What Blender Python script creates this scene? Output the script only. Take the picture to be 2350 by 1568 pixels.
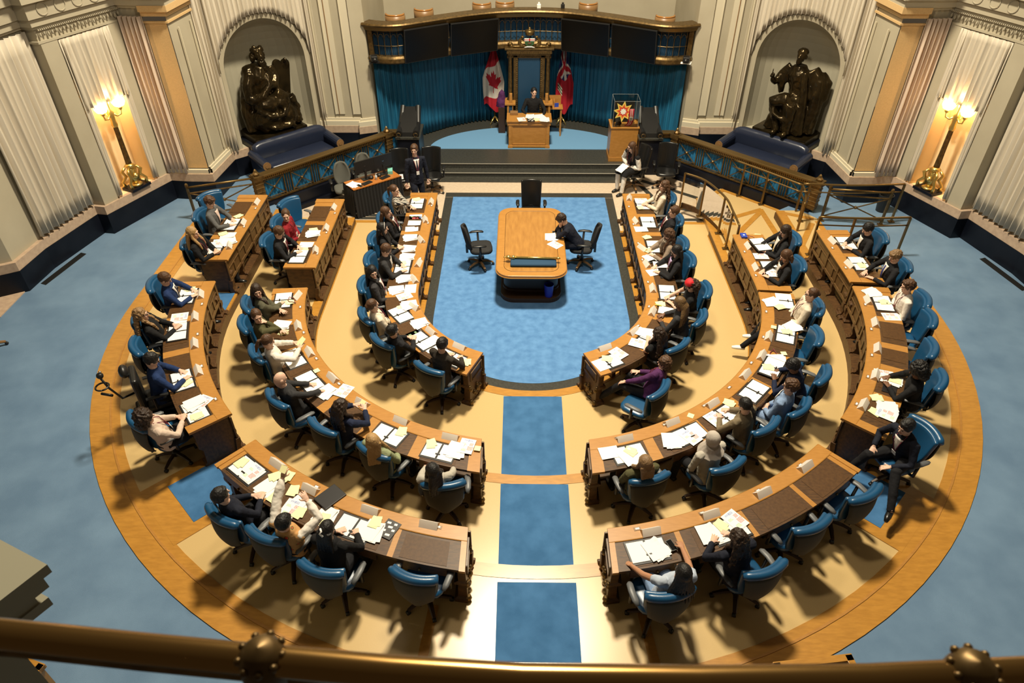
import bpy, math, random
from mathutils import Vector, Matrix, noise
random.seed(7)
for o in list(bpy.data.objects): bpy.data.objects.remove(o)
S = bpy.context.scene
COL = S.collection
PI = math.pi
# ---------------------------------------------------------------- camera, light, exposure
PITCH = math.radians(38.6); FPX = 1609.0; HCAM = 8.3; XCAM = -0.26
YAW = math.atan(22.0/FPX*math.cos(PITCH))
cam = bpy.data.cameras.new('camera'); camo = bpy.data.objects.new('camera', cam); COL.objects.link(camo)
camo.location = (XCAM, 0, HCAM); camo.rotation_euler = (PI/2-PITCH, 0, YAW)
cam.sensor_width = 36; cam.lens = 36*FPX/2350; cam.clip_start = .05; cam.clip_end = 100
cam.dof.use_dof = True; cam.dof.focus_distance = 11.0; cam.dof.aperture_fstop = 4.5
S.camera = camo
w = bpy.data.worlds.new('world'); S.world = w; w.use_nodes = True
w.node_tree.nodes['Background'].inputs[0].default_value = (1.0, .74, .47, 1)
w.node_tree.nodes['Background'].inputs[1].default_value = .065
def area(name, loc, size, power, col, target=None, shape='DISK'):
    l = bpy.data.lights.new(name, 'AREA'); l.shape = shape; l.size = size; l.energy = power; l.color = col
    o = bpy.data.objects.new(name, l); COL.objects.link(o); o.location = loc
    if target is not None:
        o.rotation_euler = (Vector(target)-Vector(loc)).to_track_quat('-Z', 'Y').to_euler()
    return o
area('ceiling_light_main', (0, 12.6, 16.0), 1.7, 4900, (1, .88, .66), (0, 11.3, 0))
area('fill_light_wide', (0, 12, 12.0), 9.0, 160, (1, .84, .58), (0, 12, 0))  # added soft overhead fill, stands for no fixture in the room
area('fill_light_rear', (0, 7.0, 10.5), 1.2, 400, (1, .88, .70), (0, 17.5, 1.5))  # added fill aimed at the dais to lift the alcove curtain
S.view_settings.view_transform = 'Standard'; S.view_settings.look = 'None'
S.view_settings.exposure = -0.12; S.view_settings.gamma = 1.0; S.view_settings.use_curve_mapping = False
# ---------------------------------------------------------------- measuring helper: pixel of the 2350x1568 photo -> point at height z
_r = Vector((math.cos(YAW), math.sin(YAW), 0)); _f = Vector((-math.sin(YAW)*math.cos(PITCH), math.cos(YAW)*math.cos(PITCH), -math.sin(PITCH))); _u = _r.cross(_f)
def at(px, py, z):
    d = _r*((px-1175)/FPX)-_u*((py-784)/FPX)+_f
    t = (z-HCAM)/d.z
    return Vector((XCAM+t*d.x, t*d.y, z))
def proj(P):
    v = Vector(P)-Vector((XCAM, 0, HCAM)); q = v.dot(_f)
    return 1175+FPX*v.dot(_r)/q, 784-FPX*v.dot(_u)/q
OC = 11.14
L1, L2, L3 = 0.0, 0.16, 0.34
# ---------------------------------------------------------------- materials
MATS = {}
def mat(name, col, rough=.6, metal=0, spec=.5, nscale=0, namt=.15, bump=0, bscale=40, emit=0, ncol=None, stretch=None, coat=0):
    if name in MATS: return MATS[name]
    m = bpy.data.materials.new(name); m.use_nodes = True; nt = m.node_tree; b = nt.nodes['Principled BSDF']
    b.inputs['Base Color'].default_value = (*col, 1); b.inputs['Roughness'].default_value = rough
    b.inputs['Metallic'].default_value = metal; b.inputs['Specular IOR Level'].default_value = spec
    b.inputs['Coat Weight'].default_value = coat; b.inputs['Coat Roughness'].default_value = .2
    if emit:
        b.inputs['Emission Color'].default_value = (*col, 1); b.inputs['Emission Strength'].default_value = emit
    if nscale or bump:
        tc = nt.nodes.new('ShaderNodeTexCoord'); mp = nt.nodes.new('ShaderNodeMapping')
        nt.links.new(tc.outputs['Object'], mp.inputs[0])
        if stretch: mp.inputs['Scale'].default_value = stretch
    if nscale:
        n = nt.nodes.new('ShaderNodeTexNoise'); n.inputs['Scale'].default_value = nscale; n.inputs['Detail'].default_value = 5
        nt.links.new(mp.outputs[0], n.inputs['Vector'])
        r = nt.nodes.new('ShaderNodeValToRGB'); r.color_ramp.elements[0].position = .32; r.color_ramp.elements[1].position = .68
        c2 = ncol if ncol else tuple(c*(1-namt*2) for c in col)
        r.color_ramp.elements[0].color = (*c2, 1); r.color_ramp.elements[1].color = (*[min(1, c*(1+namt)) for c in col], 1)
        nt.links.new(n.outputs[0], r.inputs[0]); nt.links.new(r.outputs[0], b.inputs['Base Color'])
    if bump:
        n2 = nt.nodes.new('ShaderNodeTexNoise'); n2.inputs['Scale'].default_value = bscale; n2.inputs['Detail'].default_value = 3
        nt.links.new(mp.outputs[0], n2.inputs['Vector'])
        bp = nt.nodes.new('ShaderNodeBump'); bp.inputs['Strength'].default_value = bump; bp.inputs['Distance'].default_value = .01
        nt.links.new(n2.outputs[0], bp.inputs['Height']); nt.links.new(bp.outputs[0], b.inputs['Normal'])
    MATS[name] = m; return m
M_carp = mat('carpet_blue', (.15, .24, .36), .95, spec=.1, nscale=1.7, ncol=(.12, .20, .315), namt=.08, bump=.5, bscale=260)
M_carp2 = mat('carpet_pit', (.12, .27, .52), .95, spec=.1, nscale=6.5, ncol=(.085, .21, .44), namt=.06, bump=.5, bscale=260)
M_carp3 = mat('carpet_aisle', (.062, .17, .35), .95, spec=.1, nscale=4.0, ncol=(.045, .135, .29), namt=.08, bump=.5, bscale=260)
M_cork = mat('cork_floor', (.58, .41, .185), .27, spec=.6, nscale=130, namt=.02, ncol=(.545, .38, .165))
M_oak = mat('oak_board', (.45, .215, .034), .35, nscale=7, ncol=(.39, .18, .027), namt=.08, stretch=(1, 4, 1), coat=.5)
M_desk = mat('desk_oak', (.40, .19, .042), .38, nscale=9, ncol=(.375, .17, .033), namt=.08, stretch=(1, 5, 2), coat=.15)
M_deskd = mat('desk_dark', (.095, .045, .015), .45, spec=.35, nscale=10, ncol=(.05, .025, .011), namt=.1, stretch=(1, 4, 2))
M_deskp = mat('desk_panel', (.125, .066, .022), .42, nscale=8, ncol=(.09, .046, .015), namt=.1, stretch=(3, 3, 1))
M_blot = mat('desk_inset', (.085, .040, .013), .5, spec=.3, nscale=25, ncol=(.065, .03, .010), namt=.1)
M_marb = mat('marble_dark', (.045, .045, .038), .3, nscale=26, ncol=(.033, .033, .029), namt=.15)
M_black = mat('marble_black', (.005, .006, .010), .35, spec=.25, nscale=2.5, ncol=(.003, .004, .008), namt=.4)
M_lime = mat('limestone', (.58, .47, .35), .45, nscale=14, namt=.04, ncol=(.53, .42, .31))
M_wall = mat('wall_plaster', (.43, .385, .285), .85, spec=.2, nscale=1.4, namt=.03, ncol=(.40, .355, .26), bump=.06, bscale=60)
M_wallo = mat('wall_ochre', (.62, .42, .20), .85, spec=.2, nscale=40, namt=.04, ncol=(.58, .39, .185))
M_ledge = mat('stone_pink', (.50, .37, .26), .6, nscale=12, namt=.06, ncol=(.43, .31, .22))
M_white = mat('plaster_white', (.62, .56, .42), .7, spec=.3)
M_curtw = mat('curtain_white', (.60, .54, .44), .9, spec=.1)
M_curtb = mat('curtain_blue', (.011, .12, .23), .6, spec=.4, nscale=3, namt=.3, ncol=(.008, .075, .145), stretch=(4, 4, .3))
M_brass = mat('brass', (.19, .12, .042), .38, metal=.75)
M_brassd = mat('brass_dark', (.16, .10, .035), .42, metal=.7, nscale=14, ncol=(.09, .055, .02), namt=.2)
M_gold = mat('gold', (.75, .55, .18), .28, metal=.9)
M_bronze = mat('bronze', (.05, .034, .014), .24, metal=.75, nscale=3, ncol=(.022, .016, .008), namt=.3)
M_leab = mat('leather_blue', (.010, .070, .165), .33, spec=.5, bump=.06, bscale=120)
M_lean = mat('leather_navy', (.016, .022, .045), .3, bump=.08, bscale=60)
M_leak = mat('leather_black', (.008, .008, .008), .3, bump=.06, bscale=90)
M_shell = mat('chair_shell', (.055, .05, .035), .8, bump=.2, bscale=200)
M_plas = mat('plastic_black', (.012, .012, .012), .4)
M_plag = mat('plastic_grey', (.11, .115, .12), .45)
M_fabg = mat('fabric_grey', (.10, .10, .085), .9, bump=.3, bscale=200)
M_wdd = mat('wood_dark', (.045, .022, .01), .35)
M_wdm = mat('wood_mid', (.24, .13, .05), .4)
M_paper = mat('paper', (.86, .84, .80), .8, spec=.2)
M_yel = mat('paper_yellow', (.86, .83, .46), .8, spec=.2)
M_fold = mat('folder_black', (.012, .011, .012), .4)
M_red = mat('print_red', (.75, .15, .16), .8); M_grn = mat('print_green', (.40, .62, .36), .8); M_blu = mat('print_blue', (.22, .30, .60), .8)
M_scr = mat('screen_black', (.003, .003, .003), .2, spec=.15)
M_velv = mat('velvet_blue', (.01, .05, .11), .8)
M_card = mat('card_stock', (.88, .86, .82), .8, spec=.2)
_nt = M_card.node_tree; _tr = _nt.nodes.new('ShaderNodeBsdfTranslucent'); _tr.inputs[0].default_value = (.9, .87, .8, 1); _mx = _nt.nodes.new('ShaderNodeMixShader'); _mx.inputs[0].default_value = .45
_nt.links.new(_nt.nodes['Principled BSDF'].outputs[0], _mx.inputs[1]); _nt.links.new(_tr.outputs[0], _mx.inputs[2]); _nt.links.new(_mx.outputs[0], _nt.nodes['Material Output'].inputs[0])
M_eye = mat('eye_dark', (.02, .012, .008), .3); M_lip = mat('lip', (.42, .15, .12), .6)
M_chrome = mat('chrome', (.6, .6, .6), .2, metal=1)
def glassmat():
    m = bpy.data.materials.new('clear_glass'); m.use_nodes = True; nt = m.node_tree; nt.nodes.clear()
    o = nt.nodes.new('ShaderNodeOutputMaterial'); mx = nt.nodes.new('ShaderNodeMixShader'); t = nt.nodes.new('ShaderNodeBsdfTransparent'); g = nt.nodes.new('ShaderNodeBsdfGlossy')
    t.inputs[0].default_value = (.93, .94, .90, 1); g.inputs['Roughness'].default_value = .05; fr = nt.nodes.new('ShaderNodeFresnel'); fr.inputs[0].default_value = 1.45
    nt.links.new(fr.outputs[0], mx.inputs[0]); nt.links.new(t.outputs[0], mx.inputs[1]); nt.links.new(g.outputs[0], mx.inputs[2]); nt.links.new(mx.outputs[0], o.inputs[0])
    return m
M_glass = glassmat()
# ---------------------------------------------------------------- mesh builder
class MB:
    def __init__(s, M=None): s.v = []; s.f = []; s.mi = []; s.M = M or Matrix(); s.cm = 0
    def add(s, vs, fs):
        n = len(s.v); M = s.M
        s.v += [tuple(M @ Vector(p)) for p in vs]; s.f += [tuple(i+n for i in f) for f in fs]; s.mi += [s.cm]*len(fs); return s
    def box(s, c, d, rz=0, R=None):
        R = R or Matrix.Rotation(rz, 3, 'Z'); c = Vector(c); hx, hy, hz = d[0]/2, d[1]/2, d[2]/2
        P = [c+R@Vector((x*hx, y*hy, z*hz)) for z in (-1, 1) for y in (-1, 1) for x in (-1, 1)]
        return s.add(P, [(0, 2, 3, 1), (4, 5, 7, 6), (0, 1, 5, 4), (2, 6, 7, 3), (0, 4, 6, 2), (1, 3, 7, 5)])
    def bar(s, a, b, w, h):
        a, b = Vector(a), Vector(b); d = b-a; L = d.length; q = d.to_track_quat('Y', 'Z').to_matrix()
        return s.box((a+b)/2, (w, L, h), R=q)
    def prism(s, pts, z0, z1):
        n = len(pts); P = [(x, y, z0) for x, y in pts]+[(x, y, z1) for x, y in pts]
        return s.add(P, [tuple(range(n-1, -1, -1)), tuple(range(n, 2*n))]+[(i, (i+1) % n, n+(i+1) % n, n+i) for i in range(n)])
    def loft(s, rings, cap=True, closed=True):
        m = len(rings[0]); vs = [p for r in rings for p in r]; fs = []
        for i in range(len(rings)-1):
            for j in range(m if closed else m-1):
                a, b = i*m+j, i*m+(j+1) % m; fs.append((a, b, b+m, a+m))
        if cap and closed: fs += [tuple(range(m-1, -1, -1)), tuple(range((len(rings)-1)*m, len(rings)*m))]
        return s.add(vs, fs)
    def tube(s, pts, r, n=8, flat=1):
        pts = [Vector(p) for p in pts]; k = len(pts); rs = r if isinstance(r, (list, tuple)) else [r]*k; rings = []; px = None
        for i, p in enumerate(pts):
            t = (pts[min(i+1, k-1)]-pts[max(i-1, 0)])
            if t.length < 1e-6: t = Vector((0, 0, 1))
            t.normalize()
            x = (px-t*px.dot(t)) if px is not None else (t.orthogonal() if abs(t.z) > .9 else t.cross(Vector((0, 0, 1))))
            if x.length < 1e-5: x = t.orthogonal()
            x.normalize(); px = x; y = t.cross(x)
            rings.append([p+x*math.cos(a)*rs[i]+y*math.sin(a)*rs[i]*flat for a in [2*PI*j/n for j in range(n)]])
        return s.loft(rings)
    def ell(s, c, r, nu=12, nv=8, R=None):
        c = Vector(c); R = R or Matrix.Identity(3); r = r if hasattr(r, '__len__') else (r, r, r); rings = []
        for i in range(nv+1):
            a = -PI/2+PI*(i*.998+.001*nv)/nv
            rings.append([c+R@Vector((r[0]*math.cos(a)*math.cos(b), r[1]*math.cos(a)*math.sin(b), r[2]*math.sin(a))) for b in [2*PI*j/nu for j in range(nu)]])
        return s.loft(rings)
    def lathe(s, prof, n=16, c=(0, 0, 0)):
        return s.loft([[(c[0]+r*math.cos(2*PI*j/n), c[1]+r*math.sin(2*PI*j/n), c[2]+z) for j in range(n)] for r, z in prof])
    def grid(s, fn, nu, nv):
        return s.add([fn(i/nu, j/nv) for j in range(nv+1) for i in range(nu+1)], [(j*(nu+1)+i, j*(nu+1)+i+1, (j+1)*(nu+1)+i+1, (j+1)*(nu+1)+i) for j in range(nv) for i in range(nu)])
def root_of(o):
    while o.parent: o = o.parent
    return o
def obj(name, mb, m, parent=None, world=False, smooth=False, bevel=0, solid=0, remesh=0, noise_amt=0, noise_sc=.05, subsurf=0, label=None, relax=0):
    me = bpy.data.meshes.new(name)
    vs = mb.v
    if world and parent:
        L = root_of(parent).location; vs = [(x-L.x, y-L.y, z-L.z) for x, y, z in vs]
    me.from_pydata(vs, [], mb.f); 
    ms = m if isinstance(m, (list, tuple)) else [m]
    for q in ms: me.materials.append(q)
    if len(ms) > 1: me.polygons.foreach_set('material_index', mb.mi)
    if smooth: me.polygons.foreach_set('use_smooth', [True]*len(me.polygons))
    me.update()
    o = bpy.data.objects.new(name, me); COL.objects.link(o)
    if parent: o.parent = parent
    if solid:
        q = o.modifiers.new('s', 'SOLIDIFY'); q.thickness = abs(solid); q.offset = 1 if solid > 0 else -1
        q.use_even_offset = False
    if remesh:
        q = o.modifiers.new('r', 'REMESH'); q.mode = 'VOXEL'; q.voxel_size = remesh; q.use_smooth_shade = True
    if relax:
        q = o.modifiers.new('sm', 'SMOOTH'); q.factor = .6; q.iterations = relax
    if noise_amt:
        q = o.modifiers.new('d', 'DISPLACE'); t = bpy.data.textures.get('t%g' % noise_sc)
        if not t:
            t = bpy.data.textures.new('t%g' % noise_sc, 'CLOUDS'); t.noise_scale = noise_sc
        q.texture = t; q.strength = noise_amt; q.mid_level = .5; q.texture_coords = 'LOCAL'
    if bevel:
        q = o.modifiers.new('b', 'BEVEL'); q.width = bevel; q.segments = 2; q.limit_method = 'ANGLE'
    if subsurf:
        q = o.modifiers.new('ss', 'SUBSURF'); q.levels = subsurf; q.render_levels = subsurf
    if label: o['label'] = label
    return o
def tag(o, label, cat, group=None, kind=None):
    o['label'] = label; o['category'] = cat
    if group: o['group'] = group
    if kind: o['kind'] = kind
    return o
def thing(name, label, cat, loc=(0, 0, 0), rz=0, group=None):
    o = bpy.data.objects.new(name, None); COL.objects.link(o); o.empty_display_size = .1
    o.location = loc; o.rotation_euler = (0, 0, rz); return tag(o, label, cat, group)
def struct(name, mb, m, **k):
    o = obj(name, mb, m, **k)
    if not o.parent: o['kind'] = 'structure'
    return o
KIDS = {}
def dup(o, parent=None):
    c = o.copy(); COL.objects.link(c)
    if parent: c.parent = parent
    for ch in o.children: dup(ch, c)
    return c
def place(proto, state, label, cat, loc, rz, group):
    if not state.get(id(proto)): state[id(proto)] = 1; c = proto
    else: c = dup(proto)
    c.location = loc; c.rotation_euler = (0, 0, rz); tag(c, label, cat, group); return c
USED = {}
# ---------------------------------------------------------------- horseshoe geometry
def shoe(R, yL, yR, n=64):
    P = [(-R, yL)]
    m = max(1, int((yL-OC)/.5))
    P = [(-R, yL+(OC-yL)*i/m) for i in range(m)]
    P += [(-R*math.cos(PI*i/n), OC-R*math.sin(PI*i/n)) for i in range(n+1)]
    m = max(1, int((yR-OC)/.5))
    P += [(R, OC+(yR-OC)*i/m) for i in range(1, m+1)]
    return P
def band(mb, A, B, z0, z1):
    n = len(A); vs = [(x, y, z1) for x, y in A]+[(x, y, z1) for x, y in B]+[(x, y, z0) for x, y in A]+[(x, y, z0) for x, y in B]; fs = []
    for i in range(n-1):
        fs += [(i, n+i, n+i+1, i+1), (2*n+i, i, i+1, 2*n+i+1), (n+i, 3*n+i, 3*n+i+1, n+i+1), (2*n+i, 2*n+i+1, 3*n+i+1, 3*n+i)]
    fs += [(0, 2*n, 3*n, n), (n-1, 2*n-1, 4*n-1, 3*n-1)]
    mb.add(vs, fs)
def shoeband(R0, R1, z0, z1, yL, yR, mb=None):
    mb = mb or MB(); m = 60
    def pts(R):
        k = 12; a = [(-R, yL+(OC-yL)*i/k) for i in range(k)] if yL > OC else []
        b = [(-R*math.cos(PI*i/m), OC-R*math.sin(PI*i/m)) for i in range(m+1)]
        c = [(R, OC+(yR-OC)*i/k) for i in range(1, k+1)] if yR > OC else []
        return a+b+c
    band(mb, pts(R0), pts(R1), z0, z1); return mb
def arcband(R0, R1, z0, z1, a0, a1, n=40, mb=None):
    mb = mb or MB(); f = lambda R: [(R*math.sin(math.radians(a0+(a1-a0)*i/n)), OC-R*math.cos(math.radians(a0+(a1-a0)*i/n))) for i in range(n+1)]
    band(mb, f(R0), f(R1), z0, z1); return mb
# ---- pit floor
struct('floor', MB().box((0, 12.5, -.1), (24, 26, .2)), M_lime)
Y1 = 14.95
struct('cork_floor', shoeband(2.2, 4.22, 0, .006, Y1, Y1), M_cork)
mb = shoeband(1.93, 2.14, 0, .007, 16.28, 16.28); mb.box((0, 16.42, .0035), (4.28, .24, .007)); struct('marble_border', mb, M_marb)
struct('oak_kerb', arcband(2.13, 2.30, 0, .012, -89, 89, 40, shoeband(2.13, 2.30, 0, .0119, 14.6, 14.6)), M_oak)
A = shoe(1.935, 16.3, 16.3); struct('pit_carpet', MB().prism(A, 0, .01), M_carp2)
mb = MB()
for s in (-1, 1):
    mb.box((s*3.25, Y1+.05, .004), (2.0, .12, .012))
struct('oak_threshold', mb, M_oak)
mb = MB(); mb.box((-3.3, Y1+.22, .003), (1.9, .12, .007)); mb.box((3.3, Y1+.22, .003), (1.9, .12, .007))
for a, b in (((2.75, 17.6), (3.2, 16.2)), ((3.0, 17.3), (6.0, 15.0)), ((3.35, 15.9), (5.4, 15.1)), ((-2.9, 16.4), (-4.6, 15.3)), ((-3.2, 15.3), (-4.9, 15.35))):
    mb.bar((a[0], a[1], .0035), (b[0], b[1], .0035), .13, .007)
struct('marble_inlay', mb, M_marb)
# ---- tier 2 and tier 3 platforms
struct('tier_step', shoeband(4.19, 5.95, 0, L2, 14.9, 13.0), [M_cork])
struct('oak_nosing', shoeband(4.175, 4.35, .12, L2+.006, 14.9, 16.0), M_oak)
mb = shoeband(4.17, 4.19, 0, .13, 14.9, 14.4); struct('step_riser', mb, M_deskd)
struct('step_trim', shoeband(4.15, 4.172, .0, .02, 14.9, 14.4), M_oak)
far = 15.0
A = shoe(5.86, 15.0, 15.0); n = len(A)
B = []
for x, y in A:
    if y > OC: B.append((13.0 if x > 0 else -13.0, y))
    else:
        v = Vector((x, y-OC)); v = v/v.length*13.0; B.append((v.x, OC+v.y))
mb = MB(); band(mb, A, B, 0, L3)
mb.prism([(-13, 15.0), (-5.86, 15.0), (-6.35, 15.35), (-3.72, 17.95), (-3.72, 21.9), (-13, 21.9)], 0, L3)
mb.prism([(13, 15.0), (13, 21.9), (3.72, 21.9), (3.72, 17.95), (6.35, 15.35), (5.86, 15.0)], 0, L3)
struct('outer_carpet', mb, M_carp)
struct('cork_gallery', shoeband(5.9, 7.36, L3, L3+.006, 15.0-.35, 13.6), M_cork)
struct('oak_nosing', shoeband(5.845, 6.04, L3-.04, L3+.012, 14.95, 15.0), M_oak)
struct('step_riser', shoeband(5.83, 5.86, L2, L3-.03, 14.95, 15.0), M_deskd)
struct('oak_ring', shoeband(7.35, 7.79, L3, L3+.014, 14.7, 12.4), M_oak)
mb = shoeband(7.47, 7.50, L3, L3+.022, 14.7, 12.4)
struct('ring_moulding', mb, M_desk)
mb = MB()
for s in (-1, 1):
    f = lambda r, a: (s*r*math.sin(math.radians(a)), OC-r*math.cos(math.radians(a)))
    c = math.radians(45.5)
    ux, uy = s*math.sin(c), -math.cos(c); tx, ty = math.cos(c)*s, math.sin(c)
    P = lambda r, t: (ux*r+tx*t, OC+uy*r+ty*t)
    q = MB(); q.prism([P(5.99, -.42), P(7.0, -.43), P(7.0, .43), P(5.99, .42)], L3, L3+.02); struct('landing_carpet', q, M_carp3)
    q = MB()
    for t in (-.52, .52): q.prism([P(5.9, t-.09), P(7.36, t-.09), P(7.36, t+.09), P(5.9, t+.09)], L3, L3+.016)
    q.prism([P(7.0, -.6), P(7.36, -.6), P(7.36, .6), P(7.0, .6)], L3, L3+.015); struct('landing_frame', q, M_oak)
q = MB().box((-6.2, 11.08, L3+.01), (.62, .72, .02)); struct('landing_carpet', q, M_carp3)
# aisle carpets and boards
for y0, y1, z in ((7.02, 8.86, 0.006), (5.27, 6.80, L2), (4.0, 5.05, L3+.006)):
    struct('aisle_carpet', MB().box((0, (y0+y1)/2, z+.006), (1.0, y1-y0, .012)), M_carp3)
mb = MB(); mb.box((0, 3.92, L3+.012), (2.6, .18, .024)); mb.box((-1.35, 3.98, L3+.008), (.12, 1.5, .018), rz=-.10); mb.box((1.35, 3.98, L3+.008), (.12, 1.5, .018), rz=.10)
struct('aisle_frame', mb, M_oak)
# ---- ramp deck on the right with oak diagonals
mb = MB(); mb.prism([(4.2, 12.9), (5.86, 12.9), (5.86, 14.9), (6.6, 14.95), (5.0, 16.6), (4.2, 16.0)], 0, L2)
struct('ramp_deck', mb, M_cork)
mb = MB()
for i, (a, b) in enumerate((((4.3, 14.7), (5.66, 15.42)), ((4.98, 16.42), (6.45, 14.98)), ((5.62, 15.42), (5.72, 13.2)), ((4.4, 13.7), (5.6, 15.3)), ((4.32, 16.0), (4.98, 16.45)))):
    mb.bar((a[0], a[1], L2+.002+.0015*i), (b[0], b[1], L2+.002+.0015*i), .13, .012)
struct('oak_border', mb, M_oak)
mb = MB(); mb.prism([(5.86, 13.0), (6.72, 13.0), (6.72, 14.6), (6.4, 15.02), (5.86, 15.02)], L3, L3+.008); struct('ramp_head', mb, M_cork)
mb = MB()
for i, (a, b) in enumerate((((6.66, 13.05), (6.66, 14.5)), ((5.95, 13.06), (6.6, 13.06)), ((5.95, 14.9), (6.6, 14.6)), ((5.95, 13.4), (6.5, 14.4)))): mb.bar((a[0], a[1], L3+.006+.0015*i), (b[0], b[1], L3+.006+.0015*i), .13, .012)
struct('oak_border', mb, M_oak)
# ---- dais steps
def dais(y0, z0, z1, hw): return MB().box((0, (y0+21.9)/2, (z0+z1)/2), (hw*2, 21.9-y0, z1-z0))
struct('step', MB().box((0, 17.36, .01), (5.4, .42, .02)), M_marb)
struct('step', dais(17.46, 0, .13, 3.1), M_marb); struct('step', dais(17.74, .13, .27, 3.9), M_marb)
mb = MB(); mb.box((0, 17.455, .125), (6.2, .02, .016)); mb.box((0, 17.735, .262), (6.2, .02, .016)); struct('step_nosing', mb, mat('marble_polished', (.35, .33, .28), .2))
A = [(2.78*math.cos(PI*i/40), 18.68+1.62*math.sin(PI*i/40)) for i in range(41)]
struct('dais_carpet', MB().prism(A, .27, .28), mat('carpet_dais', (.14, .30, .50), .95, spec=.1, bump=.5, bscale=260))
# floor grilles at the walls
for s in (-1, 1):
    A = [(s*9.72, 12.95), (s*9.95, 11.75), (s*9.82, 11.7), (s*9.58, 12.9)]
    struct('floor_grille', MB().prism(A if s < 0 else A[::-1], L3, L3+.006), M_plas)
# ---------------------------------------------------------------- walls (mirror pairs)
WP = [(-10.75, 6.0), (-10.75, 11.2), (-10.12, 11.55), (-10.06, 12.35), (-9.67, 13.92), (-9.42, 13.88), (-8.66, 15.6), (-8.12, 15.54), (-7.64, 15.54), (-7.55, 16.75), (-5.65, 18.57), (-4.5, 18.58), (-4.5, 18.5), (-4.16, 18.62), (-4.16, 21.6)]
def wallstrip(mb, P, z0, z1, off=0):
    """vertical band along the polyline, pushed off metres into the room"""
    Q = []; k = len(P); seg = []
    for i in range(k-1):
        d = (Vector(P[i+1])-Vector(P[i])).normalized(); seg.append(Vector((d.y, -d.x)))
    for i in range(k):
        n1 = seg[max(0, i-1)]; n2 = seg[min(k-2, i)]; mt = (n1+n2)
        mt = mt.normalized() if mt.length > 1e-4 else n1
        Q.append(Vector(P[i])+mt*off/max(.45, mt.dot(n1)))
    B = [Vector(p) for p in P]
    fs = []
    vs = [(q.x, q.y, z0) for q in Q]+[(q.x, q.y, z1) for q in Q]+[(b.x, b.y, z1) for b in B]+[(b.x, b.y, z0) for b in B]
    for i in range(k-1):
        fs.append((i, i+1, k+i+1, k+i))
        if off > 1e-4: fs += [(k+i, k+i+1, 2*k+i+1, 2*k+i), (3*k+i, 3*k+i+1, i+1, i)]
    mb.add(vs, fs)
def mirror(mb):
    mb.v = [(-x, y, z) for x, y, z in mb.v]; mb.f = [tuple(reversed(f)) for f in mb.f]; return mb
SEG = {'jamb': WP[1:4], 'recess': WP[3:5], 'bay': WP[5:7], 'flat': WP[6:9], 'side': WP[8:10], 'niche': WP[9:11], 'front': WP[10:15]}
NA, NB = Vector((-7.55, 16.75)), Vector((-5.65, 18.57)); ND = (NB-NA).normalized(); NN = Vector((ND.y, -ND.x))   # niche plane, NN into the room
BA, BB = Vector((-9.42, 13.88)), Vector((-8.66, 15.6)); BD = (BB-BA).normalized(); BN = Vector((BD.y, -BD.x))
ZT = 7.2
def plane_with_hole(A, D, N, L, z0, z1, s0, s1, h0, spring, arch, depth, mb, mbi):
    """wall plane from A along D with an opening s0..s1, sill h0, top spring (+arch radius)"""
    P = lambda s, z, o=0: (A.x+D.x*s+N.x*o, A.y+D.y*s+N.y*o, z)
    mb.add([P(0, z0), P(s0, z0), P(s0, z1), P(0, z1)], [(0, 1, 2, 3)]); mb.add([P(s1, z0), P(L, z0), P(L, z1), P(s1, z1)], [(0, 1, 2, 3)])
    mb.add([P(s0, z0), P(s1, z0), P(s1, h0), P(s0, h0)], [(0, 1, 2, 3)])
    n = 20; c = (s0+s1)/2; r = (s1-s0)/2
    top = [(c-r*math.cos(PI*i/n), spring+(r*math.sin(PI*i/n) if arch else 0)) for i in range(n+1)]
    vs = [P(s, z) for s, z in top]+[P(s, z1) for s, z in top]
    mb.add(vs, [(i, i+1, n+2+i, n+1+i) for i in range(n)])
    edge = [(s0, h0)]+top+[(s1, h0)]
    if arch:   # half-round niche behind the opening
        m = 14
        rows = []
        for z in [h0+(spring-h0)*k/6 for k in range(7)]:
            rows.append([P(c-r*math.cos(PI*j/m), z, -depth*math.sin(PI*j/m)) for j in range(m+1)])
        for k in range(1, 9):
            e = PI/2*k/8; rr = r*math.cos(e); z = spring+r*math.sin(e)
            rows.append([P(c-rr*math.cos(PI*j/m), z, -depth*math.cos(e)*math.sin(PI*j/m)) for j in range(m+1)])
        mbi.loft(rows, cap=False, closed=False)
        mbi.add([P(s, h0, 0) if 0 else P(c-r*math.cos(PI*j/m), h0, -depth*math.sin(PI*j/m)) for j in range(m+1)], [tuple(range(m+1))])
    else:
        vs = [P(s0, h0), P(s0, spring), P(s1, spring), P(s1, h0)]+[P(s0+.12, h0, -depth), P(s0+.12, spring, -depth), P(s1-.12, spring, -depth), P(s1-.12, h0, -depth)]
        mbi.add(vs, [(0, 1, 5, 4), (1, 2, 6, 5), (2, 3, 7, 6), (3, 0, 4, 7), (4, 5, 6, 7)])
def curtain(A, D, N, s0, s1, ztop, zbot, pl, amp, off, gather=0, m=None):
    """pleated cloth hung in the plane; zbot may be a function of s"""
    n = pl*8; zb = zbot if callable(zbot) else (lambda s: zbot); mb = MB(); nv = 10
    def fn(u, v):
        s = s0+(s1-s0)*u; k = u*pl*2*PI
        a = amp*(.82+.18*math.sin(u*pl*1.7+1))*(.75+.35*v); o = off+a*math.sin(k+.35*math.sin(v*3+u*9))+.012*math.sin(u*31+v*4)
        ss = s+.25*(s1-s0)/pl*math.sin(k*2)*.3
        ss = (s0+s1)/2+(ss-(s0+s1)/2)*(1+gather*(v-.5))
        z = ztop+(zb(s)-ztop)*v+(.02*math.sin(k+1) if v > .97 else 0)
        return (A.x+D.x*ss+N.x*o, A.y+D.y*ss+N.y*o, z)
    mb.grid(fn, n, nv); return mb
CL = {}
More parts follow.
